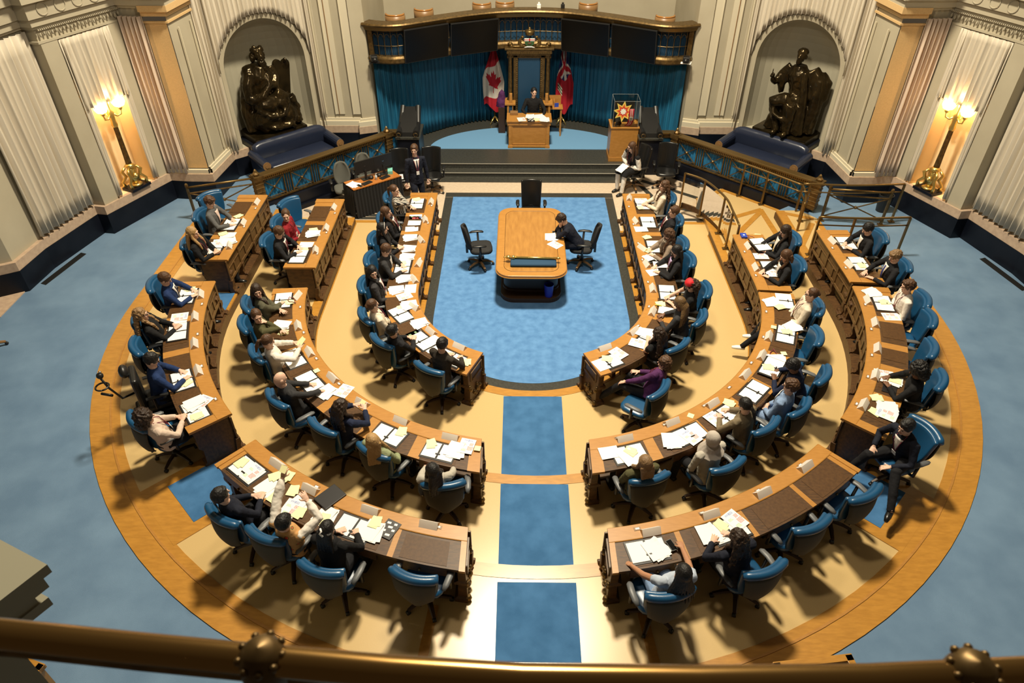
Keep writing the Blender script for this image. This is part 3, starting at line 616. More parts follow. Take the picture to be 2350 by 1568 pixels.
# key: (level, chair (kind, px, py of the back's top middle, turn) , head px or None, who, dict)
SEATS = {
 'A1': (0, ('blue', 882, 450, 0), (905, 436), 'woman in the striped blouse', dict(hair='pony', hc='brown', top='stripe', arms='chin', yaw=-20)),
 'A2': (0, ('blue', 867, 497, 0), (886, 487), 'brown-haired woman next to the striped blouse', dict(hair='long', hc='brown', top='black', shirt=1, lan=1, arms='lap')),
 'A3': (0, ('blue', 846, 546, 0), (878, 524), 'black-haired woman with a pale headband', dict(hair='long', hc='black', top='black', band=1, arms='lapfwd', yaw=10)),
 'A4': (0, ('blue', 838, 592, 0), (886, 573), 'man in glasses writing at the inner row', dict(hair='short', hc='brown', top='charcoal', shirt=1, arms='desk', glasses=1)),
 'A5': (0, ('blue', 823, 652, 0), (855, 624), 'long-haired girl in glasses and grey suit', dict(hair='long', hc='black', top='darkgrey', shirt=1, arms='lap', yaw=-65, glasses=1, lan=1)),
 'A6': (0, ('blue', 828, 727, 5), (855, 700), 'woman in the cream blouse with hair in a bun', dict(hair='bun', hc='brown', top='cream', arms='lap', lan=1, yaw=10)),
 'A7': (0, ('blue', 866, 787, 8), (901, 759), 'black-haired man in a black suit facing the pit', dict(hair='short', hc='black', top='black', arms='lapfwd')),
 'A8': (0, ('blue', 976, 850, 0), (1015, 791), 'man in brown-black jacket at the row end', dict(hair='short', hc='black', top='brownblack', arms='desk')),
 'B1': (0, ('blue', 1549, 452, 0), (1520, 457), 'cream-bloused woman at the far right of the pit', dict(hair='wavy', hc='brown', top='cream', arms='lapfwd')),
 'B2': (0, ('blue', 1566, 502, 0), (1547, 485), 'short-haired person in black with clasped hands', dict(hair='short', hc='brown', top='black', shirt=1, lan=1, arms='lap')),
 'B3': (0, ('blue', 1578, 556, 0), (1532, 556), 'bent-over woman in a pale scarf', dict(hair='wavy', hc='brown', top='taupe', arms='desk', scarf=1)),
 'B4': (0, ('blue', 1594, 594, 0), (1553, 576), 'woman in glasses with a lilac collar', dict(hair='long', hc='black', top='black', shirt=2, lan=1, arms='desk', glasses=1)),
 'B5': (0, ('blue', 1631, 664, 0), (1586, 655), 'curly-haired woman in the red headscarf', dict(hair='redscarf', hc='darkbrown', top='tblack', arms='desk', bare=1)),
 'B6': (0, ('blue', 1618, 731, -4), (1560, 696), 'woman with long blond-brown braids', dict(hair='braids', hc='ombre', top='charcoal', arms='desk', skin='brown')),
 'B7': (0, ('blue', 1566, 797, -8), (1511, 766), 'wavy-haired woman resting chin on hand', dict(hair='wavy', hc='darkbrown', top='tblack', arms='chin', bare=1)),
 'B8': (0, ('blue', 1525, 898, 20), (1525, 832), 'curly-haired person reclining in a purple blazer', dict(hair='curly', hc='brown', top='purple', arms='lapwide', lan=1, legs='out')),
 'C1': (L2, ('blue', 655, 459, -35), None, 'empty seat at the far left of the middle row', {}),
 'C2': (L2, ('blue', 624, 506, 0), (656, 494), 'woman in the red sweater', dict(hair='updo', hc='brown', top='red', arms='lap', yaw=-75, lan=1)),
 'C3': (L2, ('blue', 600, 548, 0), (643, 545), 'man in glasses at the straight middle-row desk', dict(hair='short', hc='brown', top='black', shirt=1, lan=1, arms='desk', glasses=1)),
 'C4': (L2, ('blue', 556, 700, 10), (589, 667), 'dark straight-haired woman in grey-green', dict(hair='long', hc='darkbrown', top='olive', arms='cross', yaw=-85)),
 'C5': (L2, ('blue', 549, 746, 5), (589, 725), 'woman in the army green jacket resting her cheek', dict(hair='tied', hc='brown', top='army', arms='chin', yaw=-80)),
 'C6': (L2, ('blue', 577, 815, 5), (614, 783), 'ponytailed woman in the white blouse', dict(hair='pony', hc='brown', top='white', arms='up')),
 'C7': (L2, ('blue', 622, 920, 0), (642, 870), 'bald man with a grey beard', dict(hair='bald', hc='grey', top='charcoal', arms='desk')),
 'C8': (L2, ('blue', 729, 986, 0), (782, 934), 'curly-haired woman in the navy jacket', dict(hair='wavy', hc='darkbrown', top='navy', arms='up')),
 'C9': (L2, ('blue', 848, 1043, -5), (855, 1012), 'blond woman in the sage green top', dict(hair='long', hc='blond', top='sage', arms='lap', yaw=60)),
 'C10': (L2, ('blue', 1017, 1120, 18), (992, 1080), 'black-haired woman in the grey blouse', dict(hair='long', hc='black', top='silver', arms='lapwide', yaw=30)),
 'D1': (L2, ('blue', 1834, 545, 0), (1799, 542), 'long-haired woman behind the blue box', dict(hair='long', hc='darkbrown', top='black', shirt=1, arms='desk', glasses=1)),
 'D2': (L2, ('blue', 1846, 603, 0), (1804, 587), 'brown-haired woman behind the railing desk', dict(hair='bob', hc='brown', top='black', shirt=1, arms='desk')),
 'D3': (L2, ('blue', 1889, 705, 0), (1863, 675), 'cream-sweatered woman with pinned-up hair', dict(hair='bun', hc='brown', top='cream', arms='lap', lan=1, glasses=1, legs='out')),
 'D4': (L2, ('blue', 1887, 771, 10), None, 'empty seat in the curved middle row on the right', {}),
 'D5': (L2, ('blue', 1902, 864, 0), (1819, 842), 'dark-haired man in navy bent over his folder', dict(hair='locs', hc='black', top='navy', arms='desk', skin='brown')),
 'D6': (L2, ('blue', 1850, 940, 0), (1815, 886), 'man in the light blue suit', dict(hair='curlyshort', hc='brown', top='lightblue', trou='lightblue', shirt=1, arms='lap', glasses=1, yaw=10)),
 'D7': (L2, ('blue', 1772, 984, 0), (1710, 930), 'woman in the khaki blazer with a black ponytail', dict(hair='tied', hc='black', top='khaki', arms='desk')),
 'D8': (L2, ('blue', 1682, 1076, 0), (1635, 1008), 'person in the grey hijab', dict(hair='hijab', hc='hijab', top='silver', arms='lap')),
 'D9': (L2, ('blue', 1497, 1106, 0), (1480, 1062), 'woman in the olive knit sweater', dict(hair='bob', hc='lightbrown', top='olivek', arms='lap')),
 'E1': (L3, ('blue', 474, 444, -40), None, 'empty seat at the far left of the outer row', {}),
 'E2': (L3, ('blue', 447, 490, 0), (481, 463), 'curly-haired man in the grey blazer', dict(hair='curlyshort', hc='brown', top='grey', shirt=3, arms='desk')),
 'E3': (L3, ('blue', 420, 553, 0), (442, 534), 'blond woman in black at the far left', dict(hair='long', hc='blond', top='tblack', lan=1, arms='lapfwd')),
 'E4': (L3, ('blue', 340, 652, 5), (379, 642), 'brown-haired man in the bright navy suit', dict(hair='short', hc='brown', top='navyb', shirt=1, tie='dark', arms='desk', glasses=1)),
 'E5': (L3, ('blue', 305, 737, 5), (323, 722), 'woman with long wavy blond hair', dict(hair='wavy', hc='ombre2', top='tblack', arms='lapfwd', glasses=1)),
 'E6': (L3, ('blue', 300, 797, 8), None, 'empty seat before the power wheelchair', {}),
 'E7': (L3, None, (348, 826), 'man in glasses using the power wheelchair', dict(hair='short', hc='black', top='navyb', arms='desk', glasses=1, at=(372, 905))),
 'E8': (L3, ('blue', 302, 972, 8), (334, 960), 'pale-bloused person with big curly hair', dict(hair='afro', hc='darkbrown', top='rose', arms='lapfwd', lan=1)),
 'E9': (L3, ('blue', 496, 1192, 0), (507, 1137), 'crew-cut man in a dark suit beside the landing', dict(hair='short', hc='black', top='navyd', arms='lapfwd')),
 'E10': (L3, ('blue', 598, 1239, 5), (651, 1200), 'person in the flowered tan vest', dict(hair='short', hc='black', top='tan', arms='raise', sleeve='white')),
 'E11': (L3, ('blue', 727, 1317, 5), (751, 1216), 'woman in black with a white hair clip', dict(hair='clip', hc='black', top='tblack', arms='desk')),
 'E12': (L3, ('blue', 942, 1333, -3), None, 'empty seat nearest the aisle at lower left', {}),
 'F1': (L3, ('blue', 2033, 540, 0), (1992, 525), 'person writing below the brass handrail', dict(hair='short', hc='black', top='black', shirt=1, arms='desk')),
 'F2': (L3, ('blue', 2086, 604, 0), (2055, 588), 'fair-haired man with the blue tie', dict(hair='curlyshort', hc='lightbrown', top='black', shirt=1, tie='blue', arms='desk')),
 'F3': (L3, ('blue', 2132, 685, 0), (2084, 657), 'curly-haired man in the white shirt', dict(hair='curlyshort', hc='brown', top='white', arms='lap', lan=1)),
 'F4': (L3, ('blue', 2147, 731, 0), None, 'upper of the two empty seats at the right end', {}),
 'F5': (L3, ('blue', 2150, 800, 0), None, 'lower of the two empty seats at the right end', {}),
 'F6': (L3, ('blue', 2171, 875, 0), (2106, 852), 'person with big curly black hair', dict(hair='afro', hc='black', top='tblack', arms='desk', skin='brown')),
 'F7': (L3, ('blue', 2136, 980, 58), (2080, 980), 'dark-suited man with legs in the landing', dict(hair='short', hc='black', top='navyd', shirt=1, arms='lapwide', legs='out', lan=1)),
 'F8': (L3, ('blue', 2000, 1142, -8), None, 'empty seat beside the right landing carpet', {}),
 'F9': (L3, ('blue', 1878, 1214, -3), None, 'empty seat left of the one beside the landing', {}),
 'F10': (L3, ('blue', 1768, 1318, 0), (1694, 1236), 'woman in navy with dark wavy hair', dict(hair='wavy', hc='darkbrown', top='navyd', arms='desk')),
 'F11': (L3, ('blue', 1545, 1374, 0), (1567, 1314), 'person with black braids at lower right', dict(hair='braids', hc='black', top='paleblue', arms='spread', skin='tan', bare=1, glasses=1, trou='jean')),
}
# ---------------------------------------------------------------- people
SK = {'light': (.66, .42, .31), 'tan': (.40, .20, .11), 'brown': (.16, .075, .04)}
HC = {'brown': (.075, .035, .016), 'black': (.008, .007, .007), 'darkbrown': (.028, .015, .009), 'blond': (.36, .22, .09), 'grey': (.28, .26, .23), 'lightbrown': (.20, .12, .055), 'ombre': (.13, .075, .03), 'ombre2': (.24, .14, .06), 'hijab': (.44, .39, .34)}
TC = {'black': (.012, .012, .014), 'tblack': (.009, .009, .010), 'charcoal': (.03, .03, .032), 'darkgrey': (.035, .034, .038), 'cream': (.66, .58, .46), 'brownblack': (.028, .022, .017), 'taupe': (.25, .19, .14), 'purple': (.075, .02, .085), 'red': (.22, .012, .018), 'olive': (.085, .08, .05), 'army': (.075, .07, .03), 'white': (.72, .67, .60), 'navy': (.012, .018, .045), 'sage': (.24, .27, .15), 'silver': (.42, .39, .33), 'lightblue': (.20, .29, .46), 'khaki': (.18, .14, .085), 'olivek': (.075, .07, .03), 'grey': (.10, .10, .10), 'navyb': (.012, .03, .10), 'rose': (.60, .47, .38), 'navyd': (.010, .012, .022), 'tan': (.48, .26, .09), 'paleblue': (.42, .48, .58), 'jean': (.22, .32, .50), 'dark': (.010, .010, .012)}
def cloth(c):
    if c == 'stripe':
        if 'cloth_stripe' in MATS: return MATS['cloth_stripe']
        m = mat('cloth_stripe', (.5, .45, .4), .9); nt = m.node_tree; b = nt.nodes['Principled BSDF']
        tc = nt.nodes.new('ShaderNodeTexCoord'); wv = nt.nodes.new('ShaderNodeTexWave'); wv.inputs['Scale'].default_value = 11; wv.inputs['Distortion'].default_value = 1.5
        r = nt.nodes.new('ShaderNodeValToRGB'); r.color_ramp.interpolation = 'CONSTANT'; r.color_ramp.elements[1].position = .5; r.color_ramp.elements[0].color = (.012, .012, .014, 1); r.color_ramp.elements[1].color = (.6, .54, .46, 1)
        nt.links.new(tc.outputs['Object'], wv.inputs[0]); nt.links.new(wv.outputs[0], r.inputs[0]); nt.links.new(r.outputs[0], b.inputs['Base Color']); return m
    if c == 'tan':
        if 'cloth_flower' in MATS: return MATS['cloth_flower']
        m = mat('cloth_flower', (.48, .26, .09), .9); nt = m.node_tree; b = nt.nodes['Principled BSDF']
        tc = nt.nodes.new('ShaderNodeTexCoord'); v = nt.nodes.new('ShaderNodeTexVoronoi'); v.inputs['Scale'].default_value = 9
        r = nt.nodes.new('ShaderNodeValToRGB'); r.color_ramp.interpolation = 'CONSTANT'; e = r.color_ramp.elements; e[0].color = (.75, .08, .04, 1); e[1].position = .2; e[1].color = (.10, .12, .03, 1); q = e.new(.27); q.color = (.50, .27, .10, 1)
        nt.links.new(tc.outputs['Object'], v.inputs['Vector']); nt.links.new(v.outputs[0], r.inputs[0]); nt.links.new(r.outputs[0], b.inputs['Base Color']); return m
    return mat('cloth_'+c, TC[c], .85, spec=.25, bump=.35, bscale=22)
def skin(c): return mat('skin_'+c, SK[c], .55, spec=.35)
def hairm(c): return mat('hair_'+c, HC[c], .5 if c != 'hijab' else .9, spec=.4, bump=.8 if c != 'hijab' else .15, bscale=70, stretch=(1, 1, .35))
V = Vector
def ik(a, b, l1, l2, hint):
    d = b-a; L = d.length; m = (l1+l2)*.995
    if L > m: b = a+d*(m/L); d = b-a; L = m
    x = (l1*l1-l2*l2+L*L)/(2*L); h = math.sqrt(max(0, l1*l1-x*x)); dn = d.normalized(); p = hint-dn*hint.dot(dn)
    return a+dn*x+p.normalized()*h, b
def hand(mb, w, fwd, up, side, curl=.5, sc=1):
    """palm, four unequal bent fingers and a thumb from the side of the palm; w = wrist"""
    fwd = fwd.normalized(); up = (up-fwd*up.dot(fwd)).normalized(); rt = fwd.cross(up)
    mb.tube([w-fwd*.01, w+fwd*.03, w+fwd*.085], [.026*sc, .038*sc, .036*sc], 10, flat=.45) if abs(up.z) > .0 else None
    for k, (o, L) in enumerate(((-.033, .066), (-.011, .078), (.011, .073), (.033, .057))):
        b = w+fwd*.076+rt*o*.92*sc; fk = (fwd+rt*o*6).normalized(); p1 = b+fk*L*.42; d2 = (fk*math.cos(curl)-up*math.sin(curl)); p2 = p1+d2*L*.33; d3 = (fk*math.cos(curl*1.9)-up*math.sin(curl*1.9)); p3 = p2+d3*L*.28
        mb.tube([b-fwd*.02, p1, p2, p3], [.0095, .0088, .0082, .007], 7)
    t0 = w+fwd*.025+rt*side*.03; t1 = t0+(fwd*.6+rt*side*.8-up*.2).normalized()*.035; t2 = t1+(fwd*.9+rt*side*.3-up*.3).normalized()*.03
    mb.tube([w+fwd*.02+rt*side*.012, t0, t1, t2], [.014, .012, .011, .008], 6)
def person(who, loc, rz, head=None, stand=False, label=None, cat='person', hair='short', hc='brown', top='black', shirt=0, tie=None, trou='dark', arms='lap', yaw=0, pitch=.15, glasses=0, lan=0, skinc=None, bare=0, legs='in', band=0, scarf=0, sleeve=None, seat_h=.50, at=None, group=None, floor=0, **kw):
    sk = skinc or kw.get('skin', 'light')
    P = thing('person', label or who, 'person', loc, rz, group)
    Hp = V((0, 0, seat_h+.10)) if not stand else V((0, 0, .92))
    hd = V(head) if head is not None else V((0, .06, seat_h+.78))
    ax = (hd-Hp); Lh = ax.length; t = ax.normalized()
    Lt = min(.50, Lh*.72); Sh = Hp+t*Lt
    fwd = V((0, 1, 0)); R = fwd.cross(t); R = R.normalized() if R.length > .1 else V((1, 0, 0)); R = -R if R.x < 0 else R
    F = t.cross(R); F = F if F.y > 0 else -F
    rot = lambda: Matrix((R, F, t)).transposed()
    sL, sR = Sh-R*.185-t*.035, Sh+R*.185-t*.035
    # hand targets
    tz = .79 - 0
    A = {'desk': ((-.13, .36, tz+.01), (.12, .39, tz+.01)), 'lap': ((-.06, .20, seat_h+.18), (.07, .21, seat_h+.19)), 'lapfwd': ((-.06, .26, .81), (.07, .28, .81)), 'lapwide': ((-.18, .42, seat_h+.17), (.20, .36, seat_h+.17)),
         'chin': ((.05, .28, .81), None), 'cross': ((.12, .26, seat_h+.33), (-.12, .29, seat_h+.30)), 'up': ((-.11, .36, .92), (.09, .38, .93)), 'raise': ((-.22, .34, 1.42), (.16, .24, 1.22)), 'spread': ((-.36, .42, .72), (.34, .46, .82)),
         'down': ((-.27, .06, .80), (.27, .08, .80)), 'speaker': ((-.28, .40, .76), (.18, .34, .74)), 'paper': ((-.1, .34, .82), (.12, .32, .80)), 'clasp': ((-.02, .30, 1.0), (.03, .31, .98))}[arms]
    hl = V(A[0]); hr = V(A[1]) if A[1] else hd+R*.04+F*.10-t*.15
    if arms in ('desk', 'up', 'speaker'):
        hl.z -= 0; hl += V((0, min(.14, max(0, Sh.y-.14)), 0)); hr += V((0, min(.14, max(0, Sh.y-.14)), 0))
    if arms == 'clasp': hl = hd+F*.11-t*.13-R*.02; hr = hd+F*.11-t*.12+R*.03
    hint = lambda s: V((s*(1.0 if arms in ('desk', 'up', 'cross') else .7), -.25, -.55))
    eL, wL = ik(sL, hl, .29, .25, hint(-1)); eR, wR = ik(sR, hr, .29, .25, hint(1))
    # legs
    if stand:
        K = [(-.10, .05, .50), (.10, .16, .50)]; AN = [(-.11, -.06, .09), (.11, .22, .09)]; TH = [Hp+V((-.09, 0, -.03)), Hp+V((.09, 0, -.03))]
    else:
        K = [(-.12, .44, seat_h+.06), (.12, .45, seat_h+.06)]; AN = [(-.12, .50, .09), (.12, .42, .09)]; TH = [Hp+V((-.09, .0, -.02)), Hp+V((.09, 0, -.02))]
        if legs == 'out': K = [(-.17, .46, seat_h+.08), (.16, .47, seat_h+.07)]; AN = [(-.22, .86, .10), (.18, .66, .09)]
        if legs == 'f7': K = [(-.28, .42, seat_h+.16), (.17, .46, seat_h+.08)]; AN = [(-.58, .62, .30), (.30, .58, .09)]
    K = [V(k) for k in K]; AN = [V(a) for a in AN]
    # head frame
    ya = math.radians(yaw); hf = (F*.55+V((0, .75, 0))).normalized(); hq = Matrix.Rotation(ya, 3, t)
    hup = (t+V((0, 0, 1.2))).normalized(); hf = hq@hf; hf = (hf-hup*hf.dot(hup)).normalized(); pt = pitch+(.35 if arms in ('desk', 'up', 'raise') else 0)
    hr_ = hf.cross(hup).normalized(); hm = Matrix.Rotation(-pt, 3, hr_); hf = hm@hf; hup = hm@hup
    HM = Matrix((hr_, hf, hup)).transposed()
    h = lambda x, y, z: hd+HM@V((x, y, z))
    mb = MB()
    mb.ell(hd, (.074, .095, .112), 16, 12, R=HM); mb.ell(h(0, .022, -.055), (.056, .068, .062), 14, 10, R=HM); mb.ell(h(0, .072, -.098), (.025, .022, .018), 8, 6, R=HM)
    mb.tube([h(0, .088, .012), h(0, .104, -.012), h(0, .112, -.030)], [.009, .012, .014], 8); mb.ell(h(0, .083, .030), (.05, .012, .012), 10, 6, R=HM)
    for s in (-1, 1): mb.ell(h(s*.077, -.005, -.01), (.012, .022, .032), 8, 6, R=HM); mb.ell(h(s*.04, .070, -.03), (.02, .015, .018), 8, 6, R=HM)
    mb.tube([Sh-t*.06, Sh+t*.03, hd+HM@V((0, -.01, -.07))], [.066, .056, .052], 12)
    mb.loft([[Hp+R*(rx*math.cos(a))+F*(ry*math.sin(a))+t*zz for a in [2*PI*j/16 for j in range(16)]] for rx, ry, zz in ((.15, .11, -.06), (.155, .11, .05), (.135, .095, .18), (.155, .10, Lt*.75), (.15, .085, Lt-.04), (.08, .06, Lt+.02))])
    for s, a, e, w_ in ((-1, sL, eL, wL), (1, sR, eR, wR)):
        mb.tube([a+R*s*-.03, a, e, w_], [.045, .048, .038, .026], 10); d = (w_-e).normalized(); upv = V((0, 0, 1)) if abs(d.z) < .8 else -F
        hand(mb, w_, (d+V((0, 0, -.15 if arms in ('desk', 'lap') else 0))), upv, 1 if s < 0 else -1, .35 if arms in ('desk', 'cross') else .6)
    for i in (0, 1):
        mb.tube([TH[i], K[i], AN[i], AN[i]+V((0, .0, -.03))], [.075, .054, .036, .030], 10)
        mb.tube([AN[i]+V((0, -.02, -.05)), AN[i]+V((0, .05, -.055))], [.026, .024], 8)
    obj('body', mb, skin(sk), P, smooth=True, remesh=.0066)
    for s in (-1, 1):
        mb = MB().ell(h(s*.030, .0865, .006), (.012, .006, .0065), 8, 6, R=HM); obj('eye', mb, M_eye, P)
        if hair != 'hijab' or 1:
            mb = MB(); mb.tube([h(s*.015, .093, .026), h(s*.032, .091, .031), h(s*.048, .080, .026)], .0035, 5); obj('eyebrow', mb, hairm(hc if hc not in ('hijab', 'blond') else 'lightbrown'), P)
    mb = MB().ell(h(0, .090, -.062), (.022, .008, .007), 10, 6, R=HM); obj('mouth', mb, M_lip, P)
    if glasses:
        mb = MB()
        for s in (-1, 1):
            mb.tube([h(s*.032+.019*math.cos(a), .102, .004+.015*math.sin(a)) for a in [2*PI*k/12 for k in range(13)]], .0028, 5); mb.tube([h(s*.05, .1, .008), h(s*.08, .0, .008)], .0025, 5)
        mb.tube([h(-.012, .103, .006), h(.012, .103, .006)], .0025, 5); obj('glasses', mb, M_plas, P)
    # hair
    mb = MB(); vox = .010; na, ns = .010, .03; hx = hair
    def cap(g=0, dz=.0):
        mb.ell(h(0, -.020, .026+dz), (.083+g, .099+g, .100+g), 16, 12, R=HM)
    if hair != 'bald': cap(.004 if hair in ('tied', 'updo', 'pony', 'bun', 'clip') else .009)
    back = lambda z, y=-.09, x=0: h(x, y, z)
    dn = V((0, 0, -1)); bk = -V((0, 1, 0))
    def fall(L, wd, side=True, th=.05):
        for x in (-.055, -.03, 0, .03, .055):
            a = h(x, -.075, .0); b = a+dn*L*.45-F*.035+R*x*.3*wd; c = a+dn*L-F*.05+R*x*wd*.8
            mb.tube([a, b, c], [.042, .040, .022], 8)
        if side:
            for s in (-1, 1):
                a = h(s*.070, -.01, .03); b = h(s*.085, .015, -.07); c = Sh+R*s*.095+F*.085-t*.02; e_ = c-t*max(.0, L-.22)+F*.03
                mb.tube([a, b, c, e_], [.026, .032, .030, .016], 8)
    if hair in ('short',): na = .014; mb.ell(h(0, .045, .085), (.055, .04, .022), 10, 6, R=HM)
    if hair == 'curlyshort': na, ns = .035, .022; mb.ell(h(0, .02, .085), (.078, .07, .038), 12, 8, R=HM)
    if hair == 'curly': na, ns = .045, .03; mb.ell(h(0, -.01, .05), (.105, .105, .09), 12, 8, R=HM); mb.ell(h(0, -.06, -.05), (.09, .06, .08), 12, 8, R=HM)
    if hair == 'afro': na, ns = .055, .03; mb.ell(h(0, -.03, .05), (.135, .125, .12), 14, 10, R=HM); mb.ell(h(0, -.06, -.06), (.13, .09, .10), 14, 10, R=HM)
    if hair == 'long': fall(.34, .6)
    if hair == 'bob': fall(.16, .3)
    if hair == 'wavy': na, ns = .04, .035; fall(.36, 1.5); mb.ell(h(0, -.04, .0), (.10, .09, .11), 12, 8, R=HM)
    if hair == 'redscarf': na, ns = .04, .03; fall(.24, 1.2, side=False); mb.ell(h(0, -.07, -.04), (.12, .09, .12), 12, 8, R=HM)
    if hair == 'locs': na, ns = .03, .02; mb.ell(h(0, 0, .04), (.10, .10, .09), 12, 8, R=HM)
    if hair == 'pony': mb.tube([h(0, -.105, .03), h(0, -.15, .0), h(0, -.15, -.10), h(0, -.13, -.22)], [.02, .028, .032, .012], 8)
    if hair in ('bun', 'updo'): mb.ell(h(0, -.11, .05 if hair == 'updo' else .01), (.045, .04, .04), 10, 8, R=HM)
    if hair == 'tied': mb.tube([h(0, -.10, -.03), h(0, -.12, -.10), h(0, -.09, -.26)], [.028, .030, .014], 8)
    if hair == 'clip': fall(.30, .7, side=False)
    if hair == 'braids':
        vox = .008; na = .004
        for k in range(13):
            a = PI*(.02+.96*k/12); x0, y0 = .085*math.cos(a), -.02-.075*math.sin(a); L = .42
            p0 = h(x0, y0, .03); p1 = h(x0*1.15, y0*1.25, -.10); p2 = p1+dn*.13+R*x0*.7-F*.02; p3 = p2+dn*(L-.24)+R*x0*.3
            mb.tube([p0, p1, p2, p3], [.014, .013, .012, .007], 6)
    if hair == 'bald':
        mb.ell(h(0, .045, -.085), (.050, .045, .032), 10, 8, R=HM); na = .006
    if hair == 'hijab':
        mb.ell(h(0, -.015, .012), (.095, .098, .125), 16, 12, R=HM); mb.tube([h(0, -.02, -.08), Sh+t*.03, Sh-t*.05], [.092, .13, .19], 14); na = .010; ns = .09
    hn = {'hijab': 'hijab', 'bald': 'beard'}.get(hair, 'hair')
    ho = obj(hn, mb, hairm(hc), P, smooth=True, remesh=vox, noise_amt=na, noise_sc=ns)
    if hair == 'redscarf':
        mb = MB(); mb.ell(h(0, -.005, .062), (.094, .100, .082), 16, 10, R=HM); mb.ell(h(0, -.09, .0), (.06, .04, .05), 10, 8, R=HM); obj('headscarf', mb, mat('scarf_red', (.62, .012, .02), .7), P, smooth=True, remesh=.010, noise_amt=.012, noise_sc=.05, label='red headscarf')
    if band: mb = MB(); mb.tube([h(.090*math.cos(a), .03, .035+.088*math.sin(a)) for a in [PI*k/14 for k in range(15)]], .009, 6); obj('headband', mb, mat('band_grey', (.4, .38, .36), .4), P, smooth=True)
    if hair == 'clip': mb = MB(); mb.tube([h(-.03, -.115, .05), h(0, -.14, .03), h(-.02, -.14, .0), h(.02, -.13, -.03)], .012, 6); obj('hair_clip', mb, M_paper, P, smooth=True)
    # garments
    sc = cloth(sleeve or top); mb = MB(); g = .018
    hem = -.10 if not stand else -.12
    mb.loft([[Hp+R*(rx*math.cos(a))+F*(ry*math.sin(a))+t*zz for a in [2*PI*j/18 for j in range(18)]] for rx, ry, zz in ((.185, .145, hem), (.180, .140, .02), (.158, .122, .17), (.180, .128, Lt*.72), (.172, .110, Lt-.05), (.110, .082, Lt+.015), (.07, .068, Lt+.045))])
    for s, a, e, w_ in ((-1, sL, eL, wL), (1, sR, eR, wR)):
        if sleeve is None:
            if bare: m_ = a+(e-a)*.45; mb.tube([a-R*s*.05, a, m_], [.062, .066, .058], 10)
            else: mb.tube([a-R*s*.05, a, a+(e-a)*.5, e, e+(w_-e)*.5, w_-(w_-e)*.06], [.060, .066, .056, .052, .045, .038], 10)
        else: mb.ell(a, (.07, .065, .06), 10, 8)
    obj('jacket' if top not in ('cream', 'white', 'stripe', 'red', 'silver', 'olivek', 'sage', 'rose', 'tblack', 'paleblue', 'tan') else ('vest' if top == 'tan' else ('sweater' if top in ('red', 'olivek', 'cream') else 'blouse')), mb, cloth(top), P, smooth=True, remesh=.012, noise_amt=.016, noise_sc=.07, relax=1)
    if sleeve:
        mb = MB()
        for s, a, e, w_ in ((-1, sL, eL, wL), (1, sR, eR, wR)):
            m2 = MB(); m2.tube([a-R*s*.02, a, a+(e-a)*.5, e, e+(w_-e)*.5, w_-(w_-e)*.06], [.055, .064, .062, .062, .060, .036], 10); obj('sleeve', m2, cloth(sleeve), P, smooth=True, remesh=.012, noise_amt=.02, noise_sc=.06)
    front = lambda x, f: Hp+t*(Lt*f)+R*x+F*(.146-.04*max(0, f-.72)*3.2-.35*abs(x)**1.3)
    if shirt:
        ms = [None, mat('shirt_white', (.74, .70, .64), .8), mat('shirt_lilac', (.48, .38, .60), .8), mat('shirt_blush', (.62, .48, .42), .8)][shirt]
        mb = MB(); mb.grid(lambda u, v: front((u-.5)*(.012+.13*v), .45+.57*v), 6, 8); obj('shirt_front', mb, ms, P, smooth=True, solid=.008)
        if tie or shirt == 1 and top in ('charcoal', 'black', 'navyb') and lan:
            mb = MB(); mb.grid(lambda u, v: front((u-.5)*(.05-.028*v), .42+.56*v)+F*.010, 2, 6); obj('tie', mb, mat('tie_'+(tie or 'wine'), {'blue': (.03, .05, .25), 'dark': (.02, .015, .03)}.get(tie, (.12, .01, .02)), .6), P, smooth=True, solid=.008)
    if lan:
        for s in (-1, 1):
            mb = MB(); mb.tube([Sh+R*s*.06+F*.02+t*.05, front(s*.06, .92)+F*.014, front(s*.01, .45)+F*.016], .006, 5); obj('lanyard', mb, mat('lanyard_wine', (.16, .015, .035), .7), P)
        mb = MB(); c = front(0, .38)+F*.018; mb.add([c+R*x+t*z+F*y for y in (0, .004) for x, z in ((-.035, -.045), (.035, -.045), (.035, .045), (-.035, .045))], [(3, 2, 1, 0), (4, 5, 6, 7), (0, 1, 5, 4), (1, 2, 6, 5), (2, 3, 7, 6), (3, 0, 4, 7)]); obj('badge', mb, M_paper, P)
    if scarf: mb = MB(); mb.tube([Sh+R*.09*math.cos(a)+F*.085*math.sin(a)+t*.05 for a in [2*PI*k/14 for k in range(15)]], .035, 8); mb.tube([Sh+F*.09+t*.03, Sh+F*.15-t*.12+R*.04, Sh+F*.15-t*.28+R*.05], [.035, .04, .03], 8); obj('scarf', mb, mat('scarf_check', (.40, .33, .25), .9, nscale=30, ncol=(.12, .10, .08)), P, smooth=True, remesh=.012, noise_amt=.015, noise_sc=.04)
    mb = MB(); mb.ell(Hp+V((0, 0, -.03)), (.172, .145, .105), 16, 10)
    for i in (0, 1): mb.tube([TH[i]+V((0, -.03, 0)), TH[i]+(K[i]-TH[i])*.5, K[i], K[i]+(AN[i]-K[i])*.5, AN[i]+V((0, 0, -.02))], [.095, .088, .070, .060, .052], 10)
    obj('trousers' if not kw.get('dress') else 'dress', mb, cloth(trou), P, smooth=True, remesh=.014, noise_amt=.014, noise_sc=.08, relax=1)
